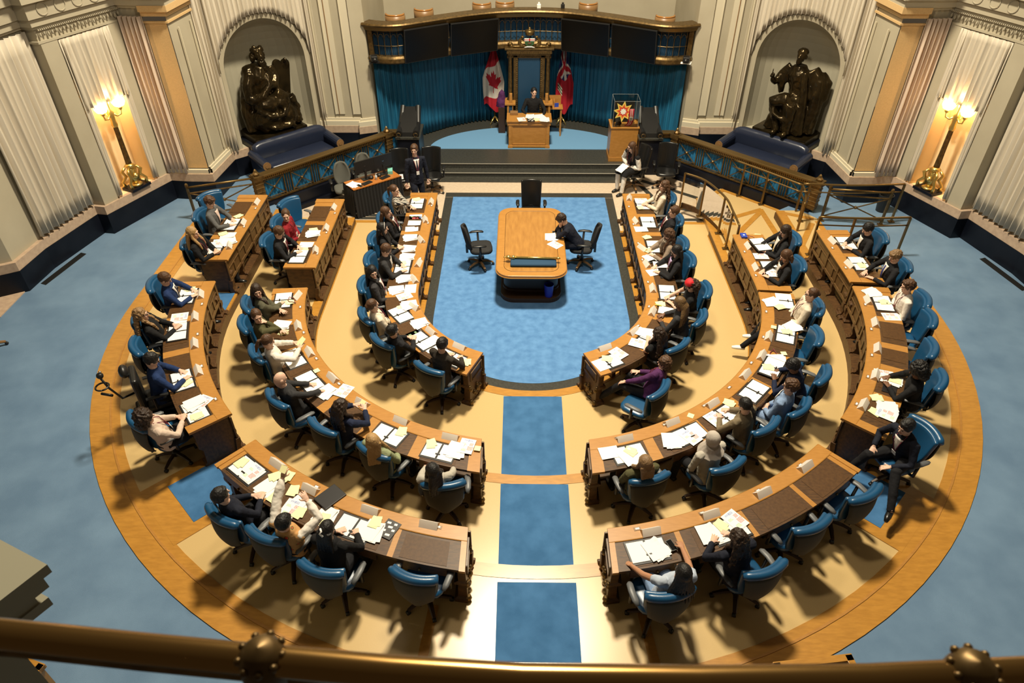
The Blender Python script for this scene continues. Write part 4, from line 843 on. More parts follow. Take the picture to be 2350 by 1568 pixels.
    for i in (0, 1):
        mb = MB(); a = AN[i]; fx = (K[i]-AN[i]); fx = V((0, 1, 0)) if legs != 'f7' or i == 1 else V((-.5, .8, 0)).normalized()
        mb.tube([a-fx*.06+V((0, 0, -.045)), a+fx*.0+V((0, 0, -.042)), a+fx*.09+V((0, 0, -.05)), a+fx*.17+V((0, 0, -.058))], [.036, .046, .044, .026], 10, flat=.85); obj('shoe', mb, kw.get('shoem') or M_leak, P, smooth=True)
    return P, dict(R=R, F=F, t=t, hd=hd, wL=wL, wR=wR)
GRP = {'A': 'inner row at left', 'B': 'inner row at right', 'C': 'middle row at left', 'D': 'middle row at right', 'E': 'outer row at left', 'F': 'outer row at right'}
SEATINFO = {}; HELD = {}
for key, (lvl, ch, hp, who, kw) in SEATS.items():
    if ch:
        kind, px, py, turn = ch; T = at(px, py, lvl+.985); f = inward(T.x, T.y); f = Matrix.Rotation(math.radians(turn), 2)@f
        C0 = Vector((T.x, T.y))+f*.36
        hip = C0-f*.02
    else:
        T = at(kw['at'][0], kw['at'][1], lvl+.5); C0 = Vector((T.x, T.y)); f = inward(T.x, T.y); hip = C0
    ang = head_of(f); SEATINFO[key] = (C0, f, lvl, who)
    if ch: chair('blue', C0, ang, ('empty blue leather swivel chair, the '+who) if hp is None else 'blue leather swivel chair of the '+who, 'blue swivel chairs of the '+GRP[key[0]], lvl)
    if hp:
        z = lvl+1.24
        for _ in range(6):
            Hh = at(hp[0], hp[1], z); dx = Vector((Hh.x, Hh.y))-hip; d = min(dx.length, .60); z = lvl+.60+math.sqrt(max(.12, .68**2-d*d))
        loc = Vector((hip.x, hip.y)); fx = 0
        dx = Vector((Hh.x, Hh.y))-loc
        if dx.length > .5: loc = loc+dx.normalized()*(dx.length-.5); dx = dx.normalized()*.5
        rt = Vector((f.y, -f.x)); loc2 = loc+rt*dx.dot(rt)*.6; dx = Vector((Hh.x, Hh.y))-loc2
        if dx.dot(f) < -.12: loc2 = loc2+f*(dx.dot(f)+.12)*.7; dx = Vector((Hh.x, Hh.y))-loc2
        hl_ = Vector((dx.dot(rt), dx.dot(f), z-lvl))
        kk = dict(kw); kk.pop('at', None)
        if key == 'F7': kk['legs'] = 'f7'
        sw = None
        if key == 'D3': kk['shoem'] = M_paper
        P, inf = person(who, (loc2.x, loc2.y, lvl), ang, hl_, label=who+{'desk': ', hands on the desk', 'lap': ', hands in the lap', 'chin': ', one hand at the face', 'up': ', holding paper up', 'cross': ', arms folded', 'raise': ', reaching one arm out'}.get(kw['arms'], ', seated'), group=None, **kk)
        HELD[key] = (Matrix.Translation((loc2.x, loc2.y, lvl)) @ Matrix.Rotation(ang, 4, 'Z'), inf)
# ---------------------------------------------------------------- things on the desks
def flat(mb, w, d, z=0, t=.002, rz=0, c=(0, 0), bend=0):
    R = Matrix.Rotation(rz, 2); n = 5
    mb.grid(lambda u, v: (*(Vector(c)+R@Vector(((u-.5)*w, (v-.5)*d))), z+bend*(u*v)**3+.0006*math.sin(7*u+5*v)+.001), n, n)
    return mb
def proto_item(kind):
    if kind == 'name_card':
        mb = MB(); w, h = .24, .078; b = .062
        mb.add([(-w/2, -b, 0), (w/2, -b, 0), (w/2, 0, h), (-w/2, 0, h), (-w/2, b, 0), (w/2, b, 0)], [(0, 1, 2, 3), (3, 2, 5, 4)])
        return obj(kind, mb, M_card)
    if kind == 'portfolio':
        r = bpy.data.objects.new(kind, None); COL.objects.link(r)
        mb = MB().box((0, 0, .004), (.50, .335, .008)); obj('cover', mb, M_fold, r, bevel=.003)
        for s in (-1, 1):
            mb = MB().box((s*.122, 0, .012), (.216, .28, .008)); 
            obj('page_block', mb, M_paper, r)
        mb = MB().box((0, .0, .013), (.02, .22, .012)); mb.box((.0, -.06, .02), (.07, .02, .01)); obj('clasp', mb, M_plas, r)
        return r
    if kind == 'binder':
        mb = MB().box((0, 0, .011), (.26, .33, .022)); r = obj(kind, mb, M_fold, bevel=.006); return r
    if kind == 'loose_papers':
        mb = MB(); flat(mb, .216, .279, 0); flat(mb, .216, .279, .002, rz=.22, c=(.02, .01)); flat(mb, .216, .279, .004, rz=-.12, c=(-.03, .02), bend=.02)
        return obj(kind, mb, M_paper, solid=.0012)
    if kind == 'sheet':
        mb = MB(); flat(mb, .216, .279, 0, bend=.012); return obj(kind, mb, M_paper, solid=.0012)
    if kind == 'yellow_pad':
        mb = MB().box((0, 0, .003), (.125, .17, .006)); mb.M = Matrix.Rotation(.3, 4, 'Z'); mb.box((.025, .01, .0075), (.11, .15, .001)); return obj(kind, mb, M_yel)
    if kind == 'sticky_note':
        mb = MB().box((0, 0, .002), (.09, .09, .004)); return obj(kind, mb, M_yel)
    if kind == 'chart_page':
        mb = MB(); mb.cm = 0; mb.box((0, 0, .001), (.216, .279, .002)); random.seed(3)
        for c, x0, y0, n, L in ((1, .02, -.07, 6, .07), (2, -.06, -.10, 4, .06), (2, -.075, .02, 3, .05), (3, .0, .09, 3, .05), (3, -.06, .10, 2, .06), (1, .035, .02, 4, .05)):
            mb.cm = c
            for i in range(n):
                q = x0
                while q < x0+L:
                    ww = random.uniform(.010, .022); mb.box((q+ww/2, y0+i*.013, .0025), (ww, .0075, .001)); q += ww+.004
        return obj(kind, mb, [M_paper, M_red, M_grn, M_blu])
    if kind == 'dark_card':
        mb = MB(); mb.box((0, 0, .002), (.2, .26, .004)); mb.cm = 1
        for x, y, a in ((-.05, .08, .05), (.04, .09, .04), (0, .03, .06), (.06, 0, .04), (-.05, -.04, .05), (.03, -.08, .06)): mb.box((x, y, .005), (a, .03, .001), rz=.2)
        return obj(kind, mb, [M_fold, M_paper])
    if kind == 'phone':
        r = obj(kind, MB().box((0, 0, .005), (.078, .16, .009)), M_plag, bevel=.003); obj('screen', MB().box((0, 0, .0100), (.068, .145, .001)), M_scr, r); return r
    if kind == 'tablet':
        r = obj(kind, MB().box((0, 0, .006), (.27, .20, .012)), M_fold, bevel=.004); obj('emblem', MB().box((.05, .02, .0125), (.03, .03, .001)), mat('emblem_blue', (.05, .22, .6), .5), r); return r
    if kind == 'lanyard':
        mb = MB(); mb.tube([(.09*math.cos(a)*(1+.3*math.sin(3*a)), .05*math.sin(a), .006) for a in [2*PI*k/20 for k in range(20)]]+[(.14, .03, .006)], .006, 5); return obj(kind, mb, mat('lanyard_wine', (.16, .015, .035), .7))
    if kind == 'blue_box':
        r = obj(kind, MB().box((0, 0, .02), (.17, .12, .04)), mat('box_blue', (.02, .06, .42), .5), bevel=.004)
        obj('crest', MB().box((0, 0, .0405), (.04, .035, .001)), M_paper, r); return r
    if kind == 'pen':
        mb = MB(); mb.tube([(-.06, 0, .005), (.06, 0, .005)], .005, 6); return obj(kind, mb, M_plas)
    if kind == 'marker':
        mb = MB(); mb.tube([(-.06, 0, .009), (.06, 0, .009)], .009, 8); return obj(kind, mb, mat('marker_yellow', (.8, .75, .1), .5))
IP = {}; IST = {}
CODE = {'C': ('name_card', 'white name card', 'name card', .095), 'F': ('portfolio', 'open black portfolio', 'portfolio', .018), 'B': ('binder', 'closed black binder', 'binder', .024),
        'P': ('loose_papers', 'loose white papers', 'papers', .008), 'W': ('sheet', 'single white sheet', 'paper', .003), 'Y': ('yellow_pad', 'yellow note paper', 'note paper', .009), 'S': ('sticky_note', 'yellow sticky note', 'sticky note', .005),
        'K': ('chart_page', 'colour-printed white page', 'paper', .004), 'D': ('dark_card', 'black and white printed card', 'card', .006), 'N': ('phone', 'dark mobile phone', 'phone', .012), 'T': ('tablet', 'black tablet with a blue emblem', 'tablet', .014),
        'L': ('lanyard', 'wine red lanyard', 'lanyard', .012), 'X': ('blue_box', 'small blue box with a white crest', 'box', .04), 'M': ('marker', 'yellow highlighter', 'pen', .018), 'R': ('pen', 'black pen', 'pen', .01)}
ITEMS = """A1 F 957 468 0;A1 Y 956 459 20;A1 C 989 465 0
A2 K 954 498 5;A2 W 951 513 0;A2 W 945 526 5;A2 C 976 506 12
A3 P 940 546 10;A3 P 936 571 0;A3 C 967 552 25
A4 P 933 591 0;A4 F 927 613 0;A4 Y 922 605 5;A4 C 960 606 -8
A5 P 925 641 10;A5 P 909 666 15;A5 W 942 664 90;A5 K 928 681 20;A5 C 951 643 25
A6 F 921 722 15;A6 S 917 707 10;A6 P 938 703 5;A6 C 951 706 25
A7 P 962 744 0;A7 K 953 768 0;A7 F 979 779 0;A7 W 992 785 0;A7 C 990 762 0
A8 P 1000 803 0;A8 F 1038 820 0;A8 Y 1070 834 10;A8 C 1057 795 0
B1 F 1475 470 0;B1 K 1471 462 0;B1 Y 1470 478 90;B1 C 1444 456 -10
B2 F 1487 511 0;B2 W 1471 527 5;B2 C 1460 509 12
B3 Y 1485 546 20;B3 F 1502 567 0;B3 Y 1488 577 40;B3 C 1475 571 30
B4 P 1494 592 20;B4 N 1497 602 30;B4 K 1518 598 10;B4 W 1515 611 0;B4 B 1528 629 90;B4 W 1501 626 20;B4 C 1485 608 10
B5 F 1531 672 0;B5 C 1498 664 0
B6 Y 1516 699 10;B6 W 1529 713 0;B6 M 1510 703 90;B6 C 1497 717 0
B7 F 1474 778 5;B7 P 1483 766 10;B7 K 1463 790 20;B7 C 1453 762 0
B8 F 1386 826 0;B8 K 1419 813 5;B8 Y 1393 826 40;B8 C 1387 799 -5
C1 C 765 478 0
C2 P 717 538 10;C2 Y 719 527 15;C2 C 748 525 5
C3 W 703 562 0;C3 Y 697 573 10;C3 F 686 591 0;C3 C 724 576 12
C4 F 653 690 0;C4 Y 666 695 0;C4 L 669 692 30;C4 C 681 681 -20
C5 P 644 747 -20;C5 Y 650 763 -20;C5 C 684 750 0
C6 F 680 822 5;C6 C 711 810 0
C7 F 716 875 0;C7 S 727 853 0;C7 P 748 902 10;C7 K 792 897 20;C7 C 767 867 0
C8 C 832 926 0
C9 F 899 992 0;C9 Y 921 993 10;C9 C 929 958 0
C10 F 1012 1031 0;C10 Y 989 1021 25;C10 P 1046 1037 0;C10 K 1071 1027 0;C10 S 1096 1033 0;C10 C 1034 1004 0
D1 X 1706 544 0;D1 Y 1743 542 80;D1 L 1724 552 20;D1 F 1748 568 10;D1 C 1718 567 5
D2 K 1746 589 0;D2 F 1768 616 0;D2 K 1778 630 0;D2 C 1735 616 0
D3 F 1800 692 0;D3 P 1772 695 20;D3 Y 1790 708 30;D3 S 1794 708 0
D4 F 1803 769 0;D4 P 1821 752 40;D4 Y 1806 764 10;D4 S 1775 753 0;D4 C 1764 774 0
D5 L 1774 814 0;D5 P 1783 828 20;D5 S 1798 814 30;D5 F 1764 845 0;D5 Y 1762 849 20;D5 C 1748 818 0
D6 F 1728 898 0;D6 C 1710 861 0
D7 F 1651 951 0;D7 K 1639 964 0;D7 Y 1673 928 10;D7 C 1634 927 0
D8 F 1580 994 0;D8 P 1542 1015 -20;D8 K 1585 1005 10;D8 S 1582 953 30;D8 C 1541 970 0
D9 F 1441 1038 0;D9 W 1398 1041 90;D9 P 1448 1052 20;D9 Y 1447 1040 30;D9 C 1433 1007 0
E1 C 588 466 0
E2 F 533 516 0;E2 Y 547 497 50;E2 C 557 513 5
E3 P 522 543 10;E3 Y 512 538 30;E3 F 499 571 0;E3 K 506 557 10;E3 P 524 558 30;E3 C 526 566 15
E4 F 436 680 0;E4 Y 437 665 0;E4 C 460 678 10
E5 K 412 727 0;E5 P 404 748 0;E5 F 411 763 0;E5 C 447 729 5
E6 C 446 791 0
E7 F 420 874 0;E7 Y 427 881 10;E7 C 455 853 0
E8 F 458 939 0;E8 K 464 925 30;E8 P 446 930 10;E8 Y 452 957 -10;E8 C 
E9 F 568 1080 0;E9 K 578 1086 0;E9 Y 554 1064 0;E9 C 637 1066 0
E10 Y 632 1094 -30;E10 Y 660 1096 0;E10 P 613 1121 0;E10 Y 629 1142 0;E10 Y 672 1128 20;E10 P 683 1162 0;E10 K 667 1168 10;E10 Y 686 1179 0;E10 B 758 1143 -15;E10 C 713 1124 0
E11 P 747 1188 0;E11 Y 741 1193 0;E11 F 822 1200 0;E11 P 855 1224 0;E11 Y 861 1202 0;E11 D 893 1216 -10;E11 C 851 1172 0
E12 C 985 1205 0
F1 F 1942 559 0;F1 C 1912 555 10
F2 F 1969 606 0;F2 Y 1978 611 80;F2 C 1950 609 10
F3 F 2018 696 0;F3 P 2001 673 20;F3 Y 2029 696 10;F3 K 2045 727 10;F3 C 1992 691 0
F4 C 2009 743 0
F5 C 2014 802 0
F6 T 2042 891 0;F6 K 2028 861 10;F6 P 2048 874 0;F6 Y 2053 876 0;F6 C 2009 863 0
F7 Y 2012 915 30;F7 P 2038 935 15;F7 Y 2008 948 -20;F7 K 2034 954 0;F7 C 1981 931 0
F8 C 1848 1072 0
F9 C 1750 1132 0
F10 F 1672 1218 0;F10 P 1629 1230 0;F10 Y 1654 1210 10;F10 K 1686 1196 15;F10 C 1629 1181 0
F11 F 1484 1261 0;F11 P 1508 1264 20;F11 N 1540 1255 10;F11 C 1493 1221 0"""
placed = []; todo = []
for tok in ITEMS.replace('\n', ';').split(';'):
    p = tok.split()
    if len(p) < 5: continue
    todo.append((p[0], p[1], float(p[2]), float(p[3]), float(p[4])))
cnt = {}
for k, c, x, y, r in todo: cnt.setdefault((k, c), []).append((x, y))
def put(kind, loc, rz, label, cat, group):
    if kind not in IP: IP[kind] = proto_item(kind)
    return place(IP[kind], IST, label, cat, loc, rz, group)
for k, c, x, y, r in todo:
    kind, lab, cat, hgt = CODE[c]; C0, f0, lvl, who = SEATINFO[k]
    base = lvl+(.765 if c == 'C' else .7545)
    q = at(x, y, base+.0)
    f = inward(q.x, q.y)
    v = (abs(q.x) if q.y > OC else math.hypot(q.x, q.y-OC))-{'A': 2.18, 'B': 2.18, 'C': 4.22, 'D': 4.22, 'E': 5.88, 'F': 5.88}[k[0]]
    if c == 'C':
        if not .04 < v < .2: q = Vector((q.x, q.y, q.z)); dv = max(.06, min(.15, v))-v; q.x -= f.x*dv; q.y -= f.y*dv
        z = lvl+.7645
        if v > .24: z = lvl+.757
    else:
        lim = .245 if c == 'F' else .18
        lo, hi = (.38, .42) if c in 'F' else (.10, .5)
        dv = max(lo, min(hi, v))-v; q.x -= f.x*dv; q.y -= f.y*dv
        z = lvl+.7540; v2 = v+dv
        if v2 < .36: z = lvl+.7645
        for (u, w_, top, rad) in placed:
            if math.hypot(u-q.x, w_-q.y) < (.20 if (rad < .2 and c != 'F') else (.44 if (rad > .2 and c == 'F') else .33)): z = max(z, top+.0006)
        placed.append((q.x, q.y, z+hgt, .25 if c == 'F' else .12))
    L = cnt[(k, c)]; pre = ''
    if len(L) > 1:
        spx = max(a for a, b in L)-min(a for a, b in L); spy = max(b for a, b in L)-min(b for a, b in L)
        S_ = sorted(L, key=(lambda a: a[0]) if spx > spy else (lambda a: a[1])); i = S_.index((x, y))
        pre = (['left', 'right'] if len(L) == 2 else ['leftmost']+['second from left', 'third from left', 'fourth from left'][:len(L)-2]+['rightmost'])[i] if spx > spy else (['far', 'near'] if len(L) == 2 else ['farthest']+['second farthest', 'third farthest', 'fourth farthest'][:len(L)-2]+['nearest'])[i]
        pre = pre+' '
    whos = who if 'empty' not in who and 'empty' not in who[:8] else 'empty seat, '+who.replace('empty seat ', '').replace('of the two empty seats ', 'of two, ')
    prep = 'before the '
    o = put(kind, (q.x, q.y, z), head_of(f)+math.radians(r), (pre+lab+' '+prep+whos), cat, lab+'s on the desks')

for key, kd, lab in (('C6', 'yellow_pad', 'yellow note paper'), ('C8', 'sticky_note', 'yellow sticky note'), ('E10', 'sticky_note', 'yellow sticky note')):
    m_, i_ = HELD[key]; p_ = (i_['wL']+i_['wR'])/2+V((0, .07, .035)) if key != 'E10' else i_['wL']+V((0, .05, .10))
    w_ = m_ @ p_; o = put(kd, w_, 0, lab+' held in the fingers of the '+SEATINFO[key][3], 'note paper', 'notes held in hands'); o.rotation_euler = (math.radians(35), 0, head_of(SEATINFO[key][1]))
# ---------------------------------------------------------------- centre table
def rrect(x0, x1, y0, y1, r, n=8):
    P = []
    for cx, cy, a in ((x1-r, y0+r, -90), (x1-r, y1-r, 0), (x0+r, y1-r, 90), (x0+r, y0+r, 180)):
        P += [(cx+r*math.cos(math.radians(a+90*i/n)), cy+r*math.sin(math.radians(a+90*i/n))) for i in range(n+1)]
    return P
T = thing('table', 'large golden oak table with rounded corners in the middle of the pit carpet', 'table', (0, 12.9, .01))
for nm, a, b, i, z0, z1, m in (('tabletop', .70, 1.41, .30, .70, .75, M_desk), ('apron', .62, 1.32, .28, .60, .70, M_wdd), ('pedestal_base', .62, 1.25, .28, 0, .10, M_wdd)):
    obj(nm, MB().prism(rrect(-a, a, -b, b, i), z0, z1), m, T, bevel=.012 if nm == 'tabletop' else .005)
M_top = mat('table_oak', (.40, .195, .045), .33, nscale=4, ncol=(.33, .15, .032), namt=.06, stretch=(4, .7, 1), coat=.25)
obj('top_field', MB().prism(rrect(-.54, .54, -1.24, 1.24, .2), .75, .7515), M_top, T)
mb = MB(); A = rrect(-.545, .545, -1.245, 1.245, .205); mb.tube([(x, y, .751) for x, y in A+A[:1]], .004, 4); obj('inlay_line', mb, M_wdd, T)
mb = MB(); A = rrect(-.70, .70, -1.41, 1.41, .30); mb.tube([(x*1.004, y*1.002, .70) for x, y in A+A[:1]], .012, 6); obj('bead_moulding', mb, M_desk, T)
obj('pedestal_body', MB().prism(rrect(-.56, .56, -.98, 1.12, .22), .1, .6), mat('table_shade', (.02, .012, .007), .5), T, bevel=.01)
obj('kneehole_rail', MB().prism(rrect(-.58, .58, -1.02, 1.14, .24), .1, .16), M_wdd, T)
Tz = .01+.7525
q = at(1224, 600, .80)
cu = tag(obj('cushion', MB().box((0, 0, .035), (.92, .30, .07)), M_velv, smooth=True, bevel=.03), 'deep blue velvet cushion carrying the mace', 'cushion'); cu.location = (q.x, q.y-.02, Tz)
M = thing('mace', 'golden ceremonial mace lying on the blue cushion', 'mace', (q.x, q.y+.02, Tz+.098))
obj('shaft', MB().tube([(-.42, .03, 0), (.50, 0, 0)], .024, 12), M_gold, M, smooth=True)
mb = MB(); mb.ell((-.50, .032, .0), (.055, .052, .045), 14, 10); mb.tube([(-.44, .03, 0), (-.42, .03, 0), (-.38, .03, 0), (-.36, .03, 0)], [.025, .042, .042, .02], 12); mb.tube([(-.60, .035, 0), (-.55, .033, 0)], [.01, .018], 8); obj('head', mb, M_gold, M, smooth=True)
mb = MB(); mb.tube([(.46, .002, 0), (.5, 0, 0), (.54, -.001, 0)], [.018, .032, .012], 10); [mb.tube([(x, .028-.032*(x+.42), 0), (x+.02, .027-.032*(x+.42), 0)], .023, 10) for x in (-.1, .2)]; obj('collar', mb, M_gold, M, smooth=True)
chair('mesh', (-1.10, 13.05), math.radians(-82), 'black fabric task chair, empty, at the left of the centre table', 'black chairs around the centre table', .01)
chair('mesh', (1.12, 13.10), math.radians(84), 'black fabric task chair behind the man at the centre table', 'black chairs around the centre table', .01)
chair('black', (.03, 14.68), PI, 'black leather chair at the far head of the centre table', 'black chairs around the centre table', .01)
Hh = at(1284, 512, 1.16)
person('man', (.98, 13.06, .01), math.radians(88), (0.0, .34, 1.14), label='dark-haired man in a navy suit bent over the centre table', hair='curlyshort', hc='darkbrown', top='navyd', trou='navyd', arms='clasp', shirt=1, pitch=.7)
def put2(kind, px, py, z, rz, label, cat, group=None):
    q = at(px, py, z); return put(kind, (q.x, q.y, z), rz, label, cat, group)
put2('loose_papers', 1266, 545, Tz+.001, .1, 'white papers on the centre table before the man in navy', 'papers', 'papers on the centre table')
put2('phone', 1276, 533, Tz+.011, PI/2, 'black phone lying on papers at the centre table', 'phone', 'phones')
put2('chart_page', 1274, 562, Tz+.001, .8, 'chart page with coloured text on the centre table', 'paper', 'papers on the centre table')
for x, y, l in ((.36, 12.02, 'bright blue bin standing under the near end of the centre table'),):
    b = tag(obj('waste_bin', MB().lathe([(.0, .0), (.08, 0), (.10, .28), (.09, .28), (.07, .02), (0, .02)], 16), mat('bin_blue', (.01, .02, .30), .4) if x > 0 else M_plas, smooth=False), l, 'bin', 'bins under the centre table'); b.location = (x, y-.255, .112)
# ---------------------------------------------------------------- dais: speaker's desk, throne, flags
D = .27
d = thing('speaker_desk', 'oak desk on the dais in front of the throne', 'desk', (0.01, 19.02, D+.012))
obj('tabletop', MB().box((0, 0, .76), (1.24, .62, .04)), M_desk, d, bevel=.006)
obj('body', MB().box((0, 0, .40), (1.08, .52, .68)), M_desk, d, bevel=.004)
obj('frieze', MB().box((0, -.005, .69), (1.18, .57, .09)), M_desk, d, bevel=.006)
mb = MB()
for s in (-1, 1): mb.box((s*.52, -.265, .36), (.09, .03, .60)); mb.box((s*.52, -.27, .03), (.13, .07, .06))
mb.box((0, -.27, .05), (1.1, .05, .06)); mb.box((0, -.265, .11), (.94, .02, .02)); mb.box((0, -.265, .62), (.94, .02, .02)); mb.box((-.46, -.265, .36), (.02, .02, .5)); mb.box((.46, -.265, .36), (.02, .02, .5))
obj('moulding', mb, M_desk, d, bevel=.003)
mb = MB(); mb.box((-.42, .2, .82), (.22, .16, .08)); obj('desk_rack', mb, M_wdm, d, bevel=.01)
zz = D+.012+.781
for kk, px, py, rz, l in (('loose_papers', 1218, 268, 0, 'white papers at the middle of the speaker desk'), ('loose_papers', 1240, 268, .2, 'white papers right of the middle on the speaker desk'), ('chart_page', 1197, 274, .2, 'white chart page at the left front of the speaker desk'), ('yellow_pad', 1231, 275, .4, 'yellow notes at the front of the speaker desk'), ('loose_papers', 1250, 275, -.2, 'white papers at the right front of the speaker desk'), ('dark_card', 1218, 275, .1, 'dark printed card at the front of the speaker desk')):
    put2(kk, px, py, zz, rz, l, 'papers', 'papers on the speaker desk')
person('speaker', (.12, 19.56, D+.012), PI, (-.02, .05, 1.30), label='person in a black gown seated before the tall throne back', hair='tied', hc='black', top='tblack', arms='speaker', yaw=12, shirt=0, trou='tblack')
_v0 = MB.add
def _vadd(s_, vs, fs):
    out = []
    for x, y, z in vs: out.append((x, y, z*1.045 if z < 2.32 else 2.424+(z-2.32)*.62))
    return _v0(s_, out, fs)
MB.add = _vadd
t = thing('throne', 'tall carved throne with blue padded back and a gilded coat of arms', 'throne', (0, 19.86, D))
obj('seat', MB().box((0, -.24, .42), (.66, .5, .12)), M_leab, t, bevel=.03)
mb = MB().box((0, 0, 1.1), (.62, .10, 1.9)); obj('padded_back', mb, mat('throne_leather', (.008, .045, .10), .5), t, bevel=.03)
mb = MB(); mb.box((-.37, .0, 1.1), (.13, .16, 2.1)); mb.box((.37, .0, 1.1), (.13, .16, 2.1)); mb.box((0, 0, 2.12), (.87, .16, .14)); obj('back_frame', mb, M_brassd, t, bevel=.02)
mb = MB()
for i in range(18): mb.ell((-.29+i*.0341, -.085, 2.09), (.012, .012, .03), 6, 4)
for s in (-1, 1):
    for i in range(32): mb.ell((s*.335, -.085, .3+i*.055), (.014, .012, .022), 6, 4)
obj('bead_carving', mb, M_brassd, t)
for s in (-1, 1):
    mb = MB(); mb.lathe([(.0, .0), (.10, .0), (.10, .95), (.075, 1.0), (.06, 1.04), (.055, 2.0), (.07, 2.03), (.09, 2.10), (.10, 2.14), (0, 2.15)], 14, (s*.52, -.02, 0)); mb.ell((s*.52-.06, -.05, 2.07), .035, 8, 6); mb.ell((s*.52+.06, -.05, 2.07), .035, 8, 6); obj('column', mb, M_brassd, t, smooth=True)
    mb = MB(); mb.box((s*.52, -.12, .92), (.3, .5, .05)); mb.box((s*.58, -.12, .5), (.06, .45, .8)); mb.box((s*.5, -.3, 1.07), (.08, .08, .26)); obj('side_cabinet', mb, M_desk, t, bevel=.006)
mb = MB(); mb.box((0, 0, 2.21), (1.24, .3, .08)); mb.box((0, 0, 2.29), (1.34, .36, .05)); mb.box((0, 0, 2.15), (1.18, .26, .05)); obj('entablature', mb, M_brassd, t, bevel=.012)
mb = MB()
for i in range(20): mb.box((-.57+i*.06, -.16, 2.20), (.028, .02, .035))
obj('dentils', mb, M_brass, t)
mb = MB()
random.seed(5)
for s in (-1, 1):
    mb.tube([(s*.50, -.05, 2.32), (s*.42, -.08, 2.36), (s*.30, -.09, 2.36), (s*.18, -.09, 2.44)], [.05, .05, .06, .05], 8)
    mb.tube([(s*.20, -.08, 2.34), (s*.27, -.09, 2.50), (s*.25, -.10, 2.64), (s*.19, -.12, 2.74)], [.07, .055, .05, .04], 8); mb.ell((s*.19, -.14, 2.78), (.05, .055, .05), 8, 6)
    mb.tube([(s*.25, -.12, 2.62), (s*.15, -.15, 2.58), (s*.10, -.15, 2.56)], [.025, .02, .02], 6)
    mb.lathe([(.02, 2.31), (.06, 2.33), (.03, 2.37), (.07, 2.42), (.075, 2.46), (.03, 2.48), (.02, 2.54), (0, 2.56)], 10, (s*.52, 0, 0))
for i in range(26): mb.ell((random.uniform(-.36, .36), -.10, 2.33+random.uniform(0, .08)), random.uniform(.02, .04), 6, 5)
obj('supporters', mb, M_brass, t, smooth=True, remesh=.012)
mb = MB(); mb.lathe([(.0, 2.80), (.11, 2.80), (.12, 2.84), (.10, 2.86), (.14, 2.93), (.12, 2.99), (.05, 3.02), (.03, 3.05), (.035, 3.09), (.0, 3.13)], 14); obj('crown', mb, M_brass, t, smooth=True)
def shield(y, z0, z1, w, mb, cm):
    mb.cm = cm; n = 10; P = [(-w, z1), (w, z1)]+[(w*math.cos(a)**.6 if a < PI/2 else 0, z0+(z1-z0)*.55*(1-math.sin(a))) for a in [PI/2*i/n for i in range(n)]]+[(0, z0)]+[(-w*math.cos(a)**.6, z0+(z1-z0)*.55*(1-math.sin(a))) for a in [PI/2*i/n for i in range(n-1, -1, -1)]]
    k = len(P); mb.add([(x, y, z) for x, z in P]+[(x, y+.03, z) for x, z in P], [tuple(range(k-1, -1, -1))]+[(i, (i+1) % k, k+(i+1) % k, k+i) for i in range(k)])
mb = MB(); shield(-.16, 2.42, 2.72, .13, mb, 0); mb.cm = 1; mb.box((0, -.165, 2.67), (.28, .01, .11)); mb.cm = 2; mb.box((0, -.172, 2.67), (.28, .006, .026)); mb.box((0, -.173, 2.67), (.035, .006, .11)); mb.cm = 3; mb.ell((0, -.17, 2.52), (.06, .012, .035), 8, 6)
obj('shield', mb, [mat('shield_green', (.03, .09, .03), .5), M_paper, mat('shield_red', (.45, .03, .03), .5), mat('bison_brown', (.10, .05, .02), .6)], t, label='shield with a red cross on white above green')
mb = MB(); mb.tube([(-.13, -.17, 2.35), (-.06, -.19, 2.385), (.06, -.19, 2.385), (.13, -.17, 2.35)], .022, 8); obj('motto_ribbon', mb, M_paper, t, smooth=True)
MB.add = _v0
